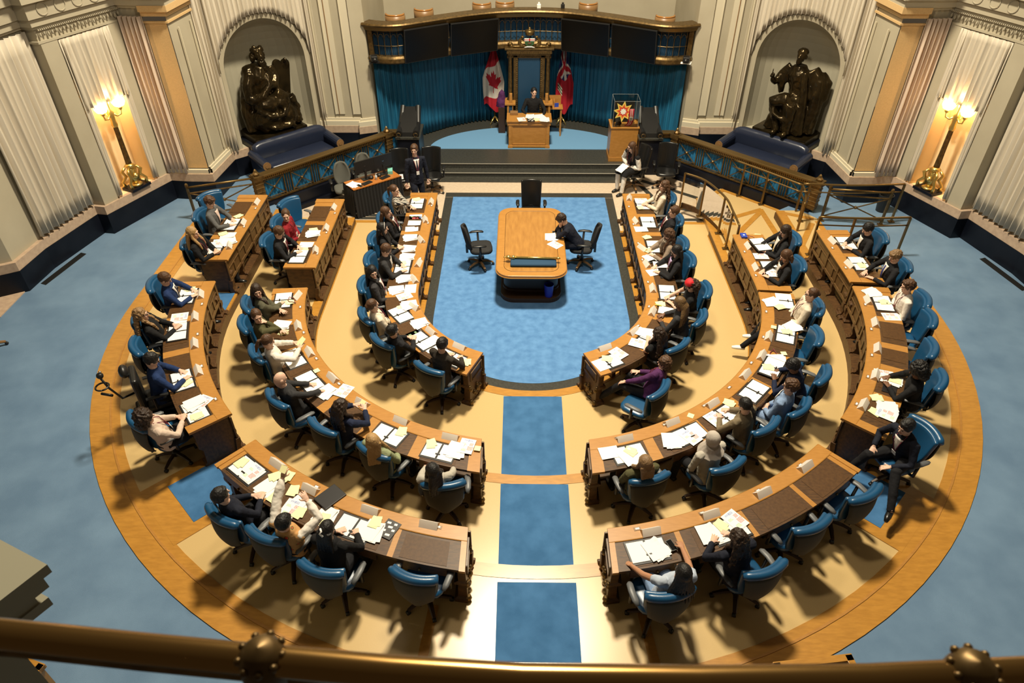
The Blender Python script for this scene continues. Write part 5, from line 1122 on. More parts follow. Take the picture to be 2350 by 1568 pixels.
# flags -------------------------------------------------------------
def nodes_flag(name, builder):
    m = mat(name, (.5, .5, .5), .8); nt = m.node_tree; b = nt.nodes['Principled BSDF']; uv = nt.nodes.new('ShaderNodeUVMap'); return m
def flag(px, py, label, kind):
    q = at(px, py, D); f = thing('flag', label, 'flag', (q.x, q.y, D), 0, 'flags beside the throne')
    obj('pole', MB().tube([(0, 0, .05), (0, 0, 2.30)], .017, 8), M_brass, f, smooth=True)
    mb = MB(); mb.ell((0, 0, 2.33), (.02, .02, .05), 8, 6); mb.tube([(0, 0, 2.36), (0, 0, 2.44)], [.018, .004], 6); obj('finial', mb, M_chrome, f, smooth=True)
    mb = MB()
    for k in range(4): a = PI/4+PI/2*k; mb.tube([(0, 0, .22), (.12*math.cos(a), .12*math.sin(a), .10), (.2*math.cos(a), .2*math.sin(a), .015)], .014, 6)
    obj('stand', mb, M_gold, f, smooth=True)
    # cloth hangs folded: u across (0..1), v down
    sg = -1 if kind == 'leaf' else 1
    nu, nv = 60, 120; pts = []; W = .86
    def P(u, v):
        sp = .04+ (0.50+.08*math.sin(v*3))*min(1, v*1.9)**.85 if kind == 'leaf' else .04+.46*min(1, v*1.6)**.9
        x = (u-.5)*sp+(-.03 if kind == 'leaf' else .06)*min(1, v*1.5)-.0
        y = -.05+.045*math.sin(u*9+v*1.5)+.03*math.sin(u*17)
        z = 2.24-(1.80-.12*math.cos(u*PI*2 if kind != 'leaf' else u*PI)*1)*v+.05*math.sin(u*8)*v
        return (x, y, z)
    mb = MB()
    def inleaf(x, y):
        # maple leaf test in a unit box, polar outline
        pts_ = [(0, 1), (.13, .72), (.32, .82), (.25, .36), (.46, .56), (.52, .44), (.80, .50), (.70, .28), (.80, .18), (.40, -.20), (.46, -.36), (.05, -.30), (.05, -.80), (-.05, -.80), (-.05, -.30), (-.46, -.36), (-.40, -.20), (-.80, .18), (-.70, .28), (-.80, .50), (-.52, .44), (-.46, .56), (-.25, .36), (-.32, .82), (-.13, .72)]
        c = False; j = len(pts_)-1
        for i in range(len(pts_)):
            xi, yi = pts_[i]; xj, yj = pts_[j]
            if (yi > y) != (yj > y) and x < (xj-xi)*(y-yi)/(yj-yi)+xi: c = not c
            j = i
        return c
    vs = [P(i/nu, j/nv) for j in range(nv+1) for i in range(nu+1)]; fs = []; mi = []
    for j in range(nv):
        for i in range(nu):
            u, v = (i+.5)/nu, (j+.5)/nv; fs.append((j*(nu+1)+i, j*(nu+1)+i+1, (j+1)*(nu+1)+i+1, (j+1)*(nu+1)+i))
            if kind == 'leaf':
                s_ = v-.18*(u-.5)*-1
                m_ = 0 if (s_ < .30 or s_ > .80) else (0 if inleaf((u-.5)/.46, (.56-v)/.20) else 1)
                if m_ == 1 and v > .86-.3*0: m_ = 1
            else:
                m_ = 0
                a, b = (u-.5)*2.0, (v-.27)/.22
                if abs(b) < 1.1-.2*u:
                    m_ = 2
                    r1 = a*.8+b*.6; r2 = -a*.6+b*.8
                    if abs(r1) < .30 or abs(r2) < .30 or abs(a-b*.2) < .17: m_ = 1
                    if abs(r1) < .16 or abs(r2) < .15: m_ = 0
                elif .62 < v < .74 and .12 < u < .36: m_ = 1 if int(v*40) % 2 else 3
            mi.append(m_)
    mb.add(vs, fs); mb.mi = mi
    obj('cloth', mb, [mat('flag_red', (.42, .008, .02), .8), mat('flag_white', (.66, .60, .52), .8), mat('flag_blue', (.01, .02, .12), .8), mat('flag_green', (.05, .12, .04), .8)], f, smooth=True, solid=.004)
flag(1136, 283, 'red and white maple leaf flag left of the throne', 'leaf')
flag(1287, 283, 'red ensign flag with union cross right of the throne', 'ensign')
# stand with purple cloth left of the speaker desk, ladder-like rack
q = at(1152, 305, D); s_ = thing('lectern', 'dark narrow stand draped with purple cloth left of the speaker desk', 'stand', (q.x, q.y+.1, D+.012))
obj('stand_body', MB().box((0, 0, .38), (.20, .3, .76)), M_wdd, s_, bevel=.01)
mb = MB(); mb.lathe([(.0, .74), (.16, .74), (.15, .86), (.11, 1.0), (.08, 1.14), (.0, 1.22)], 12); obj('purple_cloth', mb, mat('cloth_purple', (.055, .035, .11), .8), s_, smooth=True, remesh=.02, noise_amt=.05, noise_sc=.12)
q = at(1172, 318, D); r_ = thing('document_rack', 'light wooden upright rack leaning beside the speaker desk', 'rack', (q.x, q.y+.08, D+.012))
mb = MB()
for x in (-.06, .06): mb.box((x, 0, .5), (.02, .02, 1.0))
for z in (.1, .95): mb.box((0, 0, z), (.14, .02, .02))
obj('rack_frame', mb, M_desk, r_); obj('rack_panel', MB().box((0, .01, .78), (.10, .006, .3)), M_velv, r_)
q = at(1263, 262, D); r_ = thing('side_table', 'oak side table with an open box right of the speaker', 'table', (.72, 19.75, D+.012))
obj('table_top', MB().box((0, 0, .80), (.50, .36, .03)), M_desk, r_, bevel=.004)
for x in (-.2, .2):
    for y in (-.14, .14): obj('leg', MB().box((x, y, .395), (.04, .04, .79)), M_desk, r_)
mb = MB(); mb.box((0, .12, .95), (.40, .02, .28)); mb.box((-.19, 0, .92), (.02, .24, .22)); mb.box((.0, 0, .90), (.02, .24, .18)); obj('open_box', mb, M_desk, r_)
obj('blue_folder', MB().box((.07, -.05, .87), (.12, .02, .11), rz=.2), mat('box_blue', (.02, .06, .42), .5), r_)
# pedestal with glass case on the right of the dais
q = at(1427, 372, D); px_, py_ = q.x, q.y
p_ = thing('pedestal', 'tall oak display pedestal at the right of the dais steps', 'pedestal', (px_, py_+.32, D+.002))
obj('cabinet', MB().box((0, 0, .47), (.72, .58, .90)), M_desk, p_, bevel=.004); obj('plinth', MB().box((0, -.0, .06), (.74, .60, .12)), M_desk, p_, bevel=.004); obj('top', MB().box((0, 0, .93), (.76, .62, .03)), M_desk, p_, bevel=.004)
tz = D+.002+.946
g_ = thing('display_case', 'clear acrylic display case on the oak pedestal', 'display case', (px_, py_+.32, tz))
mb = MB(); w, dp, h = .33, .27, .68
mb.add([(x*w, y*dp, z) for z in (0, h) for y in (-1, 1) for x in (-1, 1)], [(0, 1, 5, 4), (1, 3, 7, 5), (3, 2, 6, 7), (2, 0, 4, 6), (4, 5, 7, 6)]); obj('acrylic_cover', mb, M_glass, g_)
mb = MB()
for x in (-w, w):
    for y in (-dp, dp): mb.box((x, y, h/2), (.006, .006, h))
for a in ((-w, -dp, w, -dp), (w, -dp, w, dp), (w, dp, -w, dp), (-w, dp, -w, -dp)): mb.bar((a[0], a[1], h), (a[2], a[3], h), .005, .005)
obj('case_edge', mb, mat('edge_clear', (.35, .38, .38), .2), g_)
# star quilt
qt = thing('star_quilt', 'black quilted hanging with a red, yellow and white eight-pointed star', 'quilt', (px_-.03, py_+.42, tz))
R1 = Matrix.Rotation(math.radians(-8), 4, 'X')
mb = MB(R1); mb.box((0, 0, .28), (.58, .02, .55)); obj('backing', mb, M_plas, qt)
mats = [mat('quilt_yellow', (.85, .65, .15), .8), mat('quilt_orange', (.80, .18, .03), .8), mat('quilt_red', (.55, .03, .03), .8), M_paper]
mb = MB(R1)
for L, (R_, r0) in enumerate(((.275, .15), (.20, .115), (.14, .085), (.09, .06))):
    mb.cm = L; P = [((R_ if i % 2 == 0 else r0)*math.sin(PI*i/8+.1), -.011-.0015*L, .27+(R_ if i % 2 == 0 else r0)*math.cos(PI*i/8+.1)) for i in range(16)]
    mb.add([(0, -.011-.0015*L, .27)]+P, [(0, 1+(i+1) % 16, 1+i) for i in range(16)])
obj('star', mb, mats, qt)
mb = MB(R1)
for a in ((-.25, .01), (.25, .01)): mb.tube([(a[0], 0, .01), (a[0], 0, .51)], .008, 5)
mb.tube([(-.25, 0, .51), (.25, 0, .51)], .008, 5); obj('cord_trim', mb, M_brass, qt)
sh = thing('woven_sash', 'dark red woven sash with white stripes and a round medallion', 'sash', (px_+.16, py_+.20, tz))
mb = MB(); mb.grid(lambda u, v: ((u-.5)*.14-.10*max(0, v-.6)*2.5*1, .06-.26*max(0, v-.55)-.02*math.sin(v*6), .40-.40*min(1, v/.75)+.006), 8, 14); sl = obj('cloth', mb, mat('sash_red', (.40, .01, .03), .8), sh, smooth=True, solid=.006)
mb = MB()
for x in (-.02, .02): mb.grid(lambda u, v: (x+(u-.5)*.012-.10*max(0, v-.6)*2.5, .053-.26*max(0, v-.55)-.02*math.sin(v*6), .405-.40*min(1, v/.75)+.008), 1, 14)
obj('stripe', mb, M_paper, sl)
mb = MB(); mb.box((0, .03, .16), (.09, .006, .09)); md = obj('medallion_card', mb, M_paper, sh); mb = MB(); mb.tube([(.025*math.cos(a), .024, .16+.025*math.sin(a)) for a in [2*PI*k/14 for k in range(15)]], .005, 5); mb.tube([(-.012, .024, .16), (.012, .024, .16)], .007, 5); obj('emblem', mb, M_plas, md)
b_ = tag(obj('bison_figurine', MB().ell((0, 0, .07), (.085, .04, .055), 10, 8).ell((.07, 0, .06), (.035, .03, .04), 8, 6).ell((.03, 0, .10), (.045, .035, .035), 8, 6).tube([(.05, .02, .05), (.05, .02, 0)], .011, 6).tube([(-.06, .02, .05), (-.06, .02, 0)], .011, 6).tube([(.05, -.02, .05), (.05, -.02, 0)], .011, 6).tube([(-.06, -.02, .05), (-.06, -.02, 0)], .011, 6), M_bronze, smooth=True, remesh=.006), 'small dark bison figurine at the front left in the display case', 'figurine'); b_.location = (px_-.18, py_+.14, tz+.001); b_.rotation_euler = (0, 0, .4)
# black scrolled marble plinths flanking the steps
for s, l in ((-1, 'left'), (1, 'right')):
    x = s*3.18; p = thing('marble_plinth', 'black scroll-topped marble plinth at the %s of the dais steps' % l, 'plinth', (x, 18.1, 0))
    obj('block', MB().box((0, 0, .5), (.58, .9, 1.0)), M_black, p, bevel=.01); obj('cornice', MB().box((0, 0, 1.0), (.64, .96, .06)), M_marb, p, bevel=.01)
    mb = MB()
    for i in (-1, 1): mb.tube([(i*.22, -.44, 1.12), (i*.22, .1, 1.18), (i*.2, .5, 1.5)], [.085, .07, .075], 12); 
    mb.add([(-.24, -.42, 1.03), (.24, -.42, 1.03), (.24, .5, 1.03), (-.24, .5, 1.03), (-.22, -.40, 1.14), (.22, -.40, 1.14), (.20, .5, 1.5), (-.20, .5, 1.5)], [(4, 5, 6, 7), (0, 1, 5, 4), (1, 2, 6, 5), (2, 3, 7, 6), (3, 0, 4, 7)])
    obj('scroll_top', mb, M_plas, p, smooth=False)
    mb = MB()
    for i in (-1, 1): mb.tube([(i*.22+.05*math.cos(a), -.525, 1.12+.05*math.sin(a)) for a in [2*PI*k/14 for k in range(15)]], .009, 5)
    obj('rosette', mb, M_brassd, p)
# blue alcove curtain
CP = [(-4.10, 18.85), (-3.5, 19.25), (-2.89, 19.76), (-2.35, 20.23), (-1.66, 20.65), (-.85, 20.9), (0, 20.97)]; CP = CP+[(-x, y) for x, y in CP[-2::-1]]
def poly_at(P, s):
    L = 0
    for i in range(len(P)-1):
        a, b = Vector(P[i]), Vector(P[i+1]); d = (b-a).length
        if s <= L+d or i == len(P)-2: 
            dd = (b-a).normalized(); return a+dd*(s-L), dd
        L += d
TL = sum((Vector(CP[i+1])-Vector(CP[i])).length for i in range(len(CP)-1))
mb = MB(); npl = 78
def fn(u, v):
    p, d = poly_at(CP, u*TL*.9999); n = Vector((d.y, -d.x)); k = u*npl*2*PI
    o = (.055*(.5+.5*v))*math.sin(k+.6*math.sin(u*40))*(.6+.4*math.sin(u*23)); return (p.x+n.x*o, p.y+n.y*o, 2.57+(D+.03-2.57)*v)
mb.grid(fn, npl*7, 6)
tag(obj('curtain', mb, M_curtb, smooth=True, solid=.01), 'wide deep blue pleated curtain around the alcove behind the throne', 'curtain')
# ---------------------------------------------------------------- balcony
BP = [(-4.14, 18.78), (-3.85, 18.66), (-3.5, 18.62), (-3.2, 18.72), (-2.75, 19.0), (-2.2, 19.34), (-1.5, 19.72), (-.8, 19.97), (0, 20.05)]; BP = BP+[(-x, y) for x, y in BP[-2::-1]]
def smoothp(P, n=6):
    out = []
    for i in range(len(P)-1):
        p0 = Vector(P[max(i-1, 0)]); p1 = Vector(P[i]); p2 = Vector(P[i+1]); p3 = Vector(P[min(i+2, len(P)-1)])
        for k in range(n):
            t_ = k/n; out.append(.5*((2*p1)+(p2-p0)*t_+(2*p0-5*p1+4*p2-p3)*t_*t_+(3*p1-p0-3*p2+p3)*t_**3))
    return out+[Vector(P[-1])]
BS = smoothp(BP)
def bal(sec, pts=None):
    pts = pts or BS; rings = []
    for i, p in enumerate(pts):
        d = (pts[min(i+1, len(pts)-1)]-pts[max(i-1, 0)]).normalized(); n = Vector((d.y, -d.x)); rings.append([(p.x+n.x*o, p.y+n.y*o, z) for o, z in sec])
    return MB().loft(rings)
b = thing('balcony', 'curved brass and wood balcony above the blue alcove', 'balcony', (0, 19.7, 2.6))
obj('top_rail', bal([(-.14, 3.53), (.22, 3.53), (.25, 3.57), (.22, 3.61), (-.14, 3.61)]), M_brassd, b, world=True, bevel=.008)
obj('under_rail', bal([(.0, 3.43), (.16, 3.43), (.18, 3.53), (.0, 3.53)]), M_brass, b, world=True, bevel=.01)
obj('fascia', bal([(-.1, 2.60), (.06, 2.60), (.12, 2.64), (.12, 2.74), (.08, 2.80), (-.1, 2.80)]), M_brassd, b, world=True, bevel=.012)
obj('floor_slab', bal([(-2.0, 2.58), (.0, 2.58), (.0, 2.66), (-2.0, 2.66)]), M_wdd, b, world=True)
mb = MB()
k = len(BS)*6
for i in range(k):
    f_ = i/(k-1)*(len(BS)-1); j = min(int(f_), len(BS)-2); p = BS[j].lerp(BS[j+1], f_-j); mb.box((p.x, p.y+.10+.02*math.sin(i*1.3), 3.12), (.03, .012, .78))
cl = bal([(-.06, 2.80), (-.05, 3.5)]); 
mb = MB(); rings = []
for i in range(len(BS)*4):
    f_ = i/(len(BS)*4-1)*(len(BS)-1); j = min(int(f_), len(BS)-2); p = BS[j].lerp(BS[j+1], f_-j); o = .025*math.sin(i*1.9); rings.append([(p.x, p.y+.07+o, 2.8), (p.x, p.y+.07+o, 3.44)])
mb.loft(rings, cap=False, closed=False); obj('curtain_lining', mb, mat('lining_blue', (.006, .045, .10), .8), b, world=True, smooth=True)
mb = MB(); step = .16; tl = 0; acc = 0
for i in range(len(BS)-1):
    a_, c_ = BS[i], BS[i+1]; L = (c_-a_).length; s0 = 0
    while acc+ (L-s0) >= step:
        s0 += step-acc; acc = 0; p = a_.lerp(c_, s0/L); d_ = (c_-a_).normalized(); n_ = Vector((d_.y, -d_.x))*.04
        x, y = p.x+n_.x, p.y+n_.y; mb.tube([(x, y, 2.80), (x, y, 3.43)], .009, 5); w_ = step*.36
        mb.tube([(x+d_.x*(step/2+w_*math.cos(t_)), y+d_.y*(step/2+w_*math.cos(t_)), 3.26+w_*1.3*math.sin(t_)) for t_ in [PI*q/8 for q in range(9)]], .008, 4)
        for zz_ in (3.05, 3.38): mb.tube([(x, y, zz_), (x+d_.x*step, y+d_.y*step, zz_)], .007, 4)
        mb.ell((x, y, 3.05), (.018, .018, .03), 6, 4)
    acc += L-s0
obj('grille', mb, M_brassd, b, world=True)
for s in (-1, 1): obj('end_post', MB().box((s*4.06, 18.70, 3.08), (.12, .12, .92)), M_brassd, b, world=True, bevel=.01)
# screens hung on the balcony
def screen(x0, x1, za, zb, label):
    def yb(x):
        for i in range(len(BS)-1):
            if BS[i].x <= x <= BS[i+1].x: return BS[i].lerp(BS[i+1], (x-BS[i].x)/max(1e-6, BS[i+1].x-BS[i].x)).y
        return 19.7
    a = Vector((x0, yb(x0)-.20)); c = Vector((x1, yb(x1)-.20)); m = (a+c)/2; L = (c-a).length; an = math.atan2((c-a).y, (c-a).x)
    s_ = thing('screen', label, 'screen', (m.x, m.y, (za+zb)/2), an, 'dark screens on the balcony')
    R_ = Matrix.Rotation(math.radians(8), 4, 'X')
    obj('housing', MB(R_).box((0, 0, 0), (L-.02, .06, zb-za)), M_plas, s_, bevel=.006); obj('glass_panel', MB(R_).box((0, -.032, 0), (L-.06, .004, zb-za-.04)), M_scr, s_)
    obj('bracket', MB().box((0, .10, 0), (.3, .14, .1)), M_plas, s_)
screen(-3.20, -2.12, 2.62, 3.47, 'large dark screen at the far left of the balcony')
screen(-2.08, -.84, 2.60, 3.45, 'large dark screen left of the throne on the balcony')
screen(.84, 2.08, 2.60, 3.45, 'large dark screen right of the throne on the balcony')
screen(2.12, 3.20, 2.62, 3.47, 'large dark screen at the far right of the balcony')
for s, l in ((-1, 'left'), (1, 'right')):
    c_ = thing('camera', 'small black video camera on a bracket at the %s end of the balcony' % l, 'camera', (s*3.98, 18.46, 2.72), s*-.3)
    obj('bracket', MB().box((0, .04, -.03), (.26, .2, .02)), M_paper if s > 0 else M_plas, c_); obj('body', MB().box((0, 0, .07), (.17, .2, .14)), M_plas, c_, bevel=.02); obj('lens', MB().tube([(0, -.1, .07), (0, -.2, .07)], .045, 12), M_plas, c_, smooth=True)
    mb = MB(); mb.tube([(s*.10+.05*math.cos(a), 0, .08+.05*math.sin(a)) for a in [2*PI*k/12 for k in range(13)]], .006, 5); obj('cable', mb, M_plas, c_)
for px, py, l in ((901, 34, 'leftmost'), (968, 22, 'second from left'), (1104, 8, 'third from left'), (1158, 5, 'fourth from left'), (1353, 8, 'second from right'), (1533, 38, 'rightmost')):
    q = at(px, py, 3.72); c_ = thing('gallery_chair', 'round-backed amber wooden gallery chair behind the balcony rail, '+l, 'chair', (q.x, q.y+.35, 2.661), 0, 'gallery chairs behind the balcony')
    mb = MB(); rr = .23
    A = [PI+PI*k/14 for k in range(15)]
    mb.loft([[(rr*math.cos(a), rr*math.sin(a), z) for a in A] for z in (.72, .86, .98)], cap=False, closed=False); obj('backrest', mb, M_wdm, c_, smooth=True, solid=.03)
    mb = MB(); mb.tube([(rr*math.cos(a), rr*math.sin(a), 1.0) for a in A], .024, 8); obj('crest_rail', mb, mat('amber_wood', (.35, .15, .035), .25, coat=.4), c_, smooth=True)
    obj('seat', MB().prism([(.22*math.cos(2*PI*k/14), .22*math.sin(2*PI*k/14)) for k in range(14)], .44, .48), M_wdm, c_)
    for a in (.8, 2.34, 3.9, 5.5): obj('leg', MB().tube([(.19*math.cos(a), .19*math.sin(a), .0), (.17*math.cos(a), .17*math.sin(a), .74 if a > PI else .45)], .018, 6), M_wdm, c_)
for px, py, l in ((1236, 4, 'small white device standing on the balcony rail'), (1290, 6, 'small black device standing on the balcony rail')):
    q = at(px, py, 3.66); o = tag(obj('meter', MB().box((0, 0, .05), (.10, .08, .10)).box((0, 0, .12), (.05, .05, .05)), M_paper if 'white' in l else M_plas, bevel=.006), l, 'device'); o.location = (q.x, 20.05, 3.612)
# ---------------------------------------------------------------- balustrades with blue panels
def balustrade(P0, P1, label, npan, side):
    a, c = Vector(P0), Vector(P1); d = (c-a); L = d.length; d.normalize(); n = Vector((d.y, -d.x)) if side == 'left' else Vector((d.y, -d.x))
    if n.y > 0: n = -n
    t = thing('balustrade', label, 'railing', ((a.x+c.x)/2, (a.y+c.y)/2, 0), 0, 'balustrades beside the dais')
    B = lambda q0, q1, z0, z1, o0, o1: [(a.x+d.x*q+n.x*o, a.y+d.y*q+n.y*o, z) for q in (q0, q1) for o in (o0, o1) for z in (z0, z1)]
    def bx(mb, q0, q1, z0, z1, o0, o1):
        m = a+d*((q0+q1)/2)+n*((o0+o1)/2); mb.box((m.x, m.y, (z0+z1)/2), (abs(q1-q0), abs(o1-o0), z1-z0), rz=math.atan2(d.y, d.x))
    mb = MB(); bx(mb, 0, L, 0, .40, -.08, .14); bx(mb, 0, L, 0, .12, .14, .22); obj('plinth', mb, M_black, t, world=True, bevel=.006)
    mb = MB(); bx(mb, -.05, L+.05, 1.06, 1.11, -.11, .11); obj('top_rail', mb, M_brass, t, world=True, bevel=.012)
    mb = MB(); bx(mb, 0, L, .97, 1.06, -.06, .06); bx(mb, 0, L, .42, .46, -.04, .05)
    obj('frieze_rail', mb, M_brassd, t, world=True)
    mb = MB()
    k = int(L/.05)
    for i in range(k): bx(mb, i*.05, i*.05+.025, .985, 1.045, .06, .078)
    obj('bead_row', mb, M_brass, t, world=True)
    pw = L/npan
    for i in range(npan):
        q0, q1 = i*pw+.10, (i+1)*pw-.10
        mb = MB(); k = 60
        mb.grid(lambda u, v: (lambda q, o: (a.x+d.x*q+n.x*o, a.y+d.y*q+n.y*o, .46+(.97-.46)*v))(q0-.1+(q1-q0+.2)*u, -.02+.014*math.sin(u*60)), k, 2); obj('cloth_panel', mb, mat('panel_blue', (.01, .14, .30), .7, nscale=4, ncol=(.006, .08, .19), namt=.3), t, world=True, smooth=True)
        mb = MB(); Pt = lambda q, z, o=.02: (a.x+d.x*q+n.x*o, a.y+d.y*q+n.y*o, z)
        for q in (q0, q1): mb.tube([Pt(q, .44), Pt(q, .99)], .018, 6)
        for q in (q0-.07, q1+.07): mb.tube([Pt(q, .44), Pt(q, .99)], .012, 6)
        mb.tube([Pt(q0, .48), Pt(q1, .95)], .013, 6); mb.tube([Pt(q0, .95), Pt(q1, .48)], .013, 6); mb.ell(Pt((q0+q1)/2, .715), (.04, .04, .04), 8, 6)
        for z in (.50, .93): mb.tube([Pt(q0, z), Pt(q1, z)], .010, 6)
        obj('grille', mb, M_brassd, t, world=True)
    for q in (0, L):
        mb = MB(); bx(mb, q-.10, q+.10, .40, 1.0, -.09, .09); bx(mb, q-.13, q+.13, 1.0, 1.12, -.12, .12); m = a+d*q; 
        for z in (.5, .6, .7, .8, .9): bx(mb, q-.11, q+.11, z, z+.03, -.10, .10)
        obj('end_post', mb, M_brassd, t, world=True, bevel=.008)
        mb = MB(); mb.lathe([(.0, 1.12), (.07, 1.12), (.085, 1.16), (.05, 1.20), (.03, 1.25), (0, 1.28)], 8, (m.x, m.y, 0)); obj('finial', mb, M_brassd, t, world=True)
    return t
balustrade((-6.40, 15.15), (-3.74, 17.78), 'brass balustrade with blue cloth panels left of the dais', 5, 'left')
balustrade((3.86, 17.75), (6.66, 15.02), 'brass balustrade with blue cloth panels right of the dais', 5, 'right')
for s, l in ((-1, 'left'), (1, 'right')):
    t = thing('railing', 'short brass rail section with blue cloth at the %s plinth' % l, 'railing', (s*3.62, 17.88, 0), 0, 'short rail sections')
    x = s*3.65
    obj('rail', MB().box((x, 17.9, 1.09), (.36, .2, .05)), M_brass, t, world=True, bevel=.01); obj('plinth', MB().box((x, 17.9, .2), (.32, .2, .4)), M_black, t, world=True)
    obj('cloth_panel', MB().box((x, 17.92, .72), (.28, .02, .55)), mat('panel_blue', (.01, .14, .30)), t, world=True)
    obj('lower_rail', MB().box((x, 17.9, 1.0), (.32, .1, .08)), M_brassd, t, world=True)
# open X-braced rail sections
def xrail(P0, P1, lvl, h, label, r=.018, mid=True, xb=True, post=.03, m=None):
    m = m or M_brassd; a, c = Vector(P0), Vector(P1)
    t = thing('railing', label, 'railing', ((a.x+c.x)/2, (a.y+c.y)/2, lvl), 0)
    mb = MB(); mb.tube([(*a, lvl+h), (*c, lvl+h)], r*1.4, 8); obj('top_rail', mb, M_brass, t, world=True, smooth=True)
    for p in (a, c):
        mb = MB(); mb.box((p.x, p.y, lvl+h/2), (post*1.6, post*1.6, h)); mb.box((p.x, p.y, lvl+.01), (.12, .12, .02)); mb.ell((p.x, p.y, lvl+h+.05), (.04, .04, .06), 8, 6); obj('post', mb, m, t, world=True)
    mb = MB()
    if mid: mb.tube([(*a, lvl+h-.14), (*c, lvl+h-.14)], r, 6); mb.tube([(*a, lvl+.12), (*c, lvl+.12)], r, 6)
    if xb:
        mb.tube([(*a, lvl+.12), (*c, lvl+h-.14)], r*.8, 6); mb.tube([(*a, lvl+h-.14), (*c, lvl+.12)], r*.8, 6); q = (a+c)/2; mb.ell((q.x, q.y, lvl+(h-.02)/2), (.04, .04, .04), 8, 6)
    if mid or xb: obj('bracing', mb, m, t, world=True)
    return t
xrail((-7.75, 14.45), (-6.42, 14.95), L3, .80, 'brass X-braced rail behind the far left empty seat')
xrail((6.75, 14.55), (8.05, 14.35), L3, .80, 'brass X-braced rail near the right wall')
# brass handrails on the right (ramp)
def handrail(pts, lvl, h, posts, label, glass=False, two=False, group=None):
    t = thing('handrail', label, 'handrail', (pts[0][0], pts[0][1], 0), 0, group)
    P = smoothp(pts, 5); z = lambda p: (p[2] if len(p) > 2 else lvl)
    mb = MB(); mb.tube([(p.x, p.y, lvl+h) for p in P], .024, 8); 
    if two: mb.tube([(p.x, p.y, lvl+h*.80) for p in P], .016, 8)
    obj('rail', mb, M_brass, t, world=True, smooth=True)
    for i in posts:
        p = P[min(i, len(P)-1)]; mb = MB(); mb.box((p.x, p.y, lvl+h/2), (.035, .05, h)); mb.box((p.x, p.y, lvl+.012), (.13, .10, .024)); obj('post', mb, M_brass, t, world=True)
    if glass:
        for i0, i1 in zip(posts[:-1], posts[1:]):
            mb = MB(); Q = P[i0:i1+1]; mb.loft([[(p.x, p.y, lvl+.16), (p.x, p.y, lvl+h-.10)] for p in Q], cap=False, closed=False); obj('glass_pane', mb, M_glass, t, world=True)
            for zz_ in (lvl+.15,):
                pass
        mb = MB(); rings = []
        for i, p in enumerate(P):
            d_ = (P[min(i+1, len(P)-1)]-P[max(i-1, 0)]).normalized(); n_ = Vector((d_.y, -d_.x)); rings.append([(p.x+n_.x*o, p.y+n_.y*o, zz_) for o, zz_ in ((-.10, lvl), (.10-.16, lvl), (.10-.16, lvl+.13), (-.10, lvl+.13))])
        mb.loft(rings); obj('kerb', mb, M_deskd, t, world=True)
    return t
def gp(px, py, z): q = at(px, py, z); return (q.x, q.y)
GR = [gp(1559, 479, .16), gp(1604, 497, .16), gp(1647, 537, .16), gp(1664, 572, .16), gp(1677, 605, .16)]
handrail(GR, L2, .93, [0, 5, 10, 15, 20], 'curved brass handrail with glass panes beside the ramp', glass=True)
handrail([(5.05, 16.35), (5.7, 15.66), (6.3, 14.98)], L2, .86, [2, 5, 10], 'straight double brass handrail along the right balustrade', two=True)
handrail([(6.3, 14.96), (6.22, 14.5), (6.05, 14.05)], L2, .86, [5, 10], 'short double brass handrail at the foot of the right balustrade', two=True)
handrail([(5.98, 13.02), (6.9, 12.97), (7.85, 13.02)], L3, .92, [0, 4, 10], 'double brass handrail behind the far right outer desk', two=True)
handrail([(6.1, 14.5), (7.2, 14.42), (8.35, 14.5)], L3, .95, [1, 10], 'double brass handrail across the blue landing at the right', two=True)
# ---------------------------------------------------------------- sofas in front of the niches
def sofa(s, label):
    c = NA+ND*1.42+NN*.72; c = Vector((c.x if s < 0 else -c.x, c.y)); nn = Vector((NN.x if s < 0 else -NN.x, NN.y))
    t = thing('sofa', label, 'sofa', (c.x, c.y, L3), head_of(nn), 'navy leather sofas')
    obj('base', MB().box((0, -.02, .19), (2.0, .78, .24)), M_lean, t, bevel=.02)
    mb = MB(); mb.box((0, .06, .37), (1.82, .66, .16)); obj('seat_cushion', mb, M_lean, t, smooth=True, bevel=.05)
    rings = []
    n = 24
    for i in range(n+1):
        x = -1.02+2.04*i/n; e = min(1, (1.02-abs(x))/.22); top = .80+.08*math.sqrt(max(0, e)); k_ = -.008 if (i in (8, 16)) else 0
        rings.append([(x, y*(.9+.1*e)+k_, z if z < .6 else .6+(z-.6)/(.88-.6)*(top-.6)) for y, z in ((-.42, .2), (-.44, .6), (-.42, .80), (-.36, .87), (-.28, .88), (-.21, .82), (-.19, .7), (-.22, .5), (-.24, .3))])
    obj('backrest', MB().loft(rings), M_lean, t, smooth=True)
    for q in (-1, 1):
        mb = MB(); mb.tube([(q*1.04, -.36, .60), (q*1.05, .1, .56), (q*1.05, .42, .53)], [.11, .115, .115], 14); mb.box((q*1.03, .02, .32), (.14, .80, .42)); am = obj('arm', mb, M_lean, t, smooth=False, bevel=.01)
        mb = MB(); mb.tube([(q*1.05, .42, .53), (q*1.05, .445, .53)], .105, 14); mb.tube([(q*1.05, .44, .53), (q*1.05, .455, .53)], .05, 10); mb.box((q*1.03, .43, .3), (.10, .03, .36)); obj('scroll_front', mb, M_wdm, am)
    for x in (-.9, .9):
        for y in (-.3, .32): obj('foot', MB().box((x, y, .04), (.07, .07, .08)), M_wdm, t)
sofa(-1, 'navy leather sofa below the left bronze statue'); sofa(1, 'navy leather sofa below the right bronze statue')
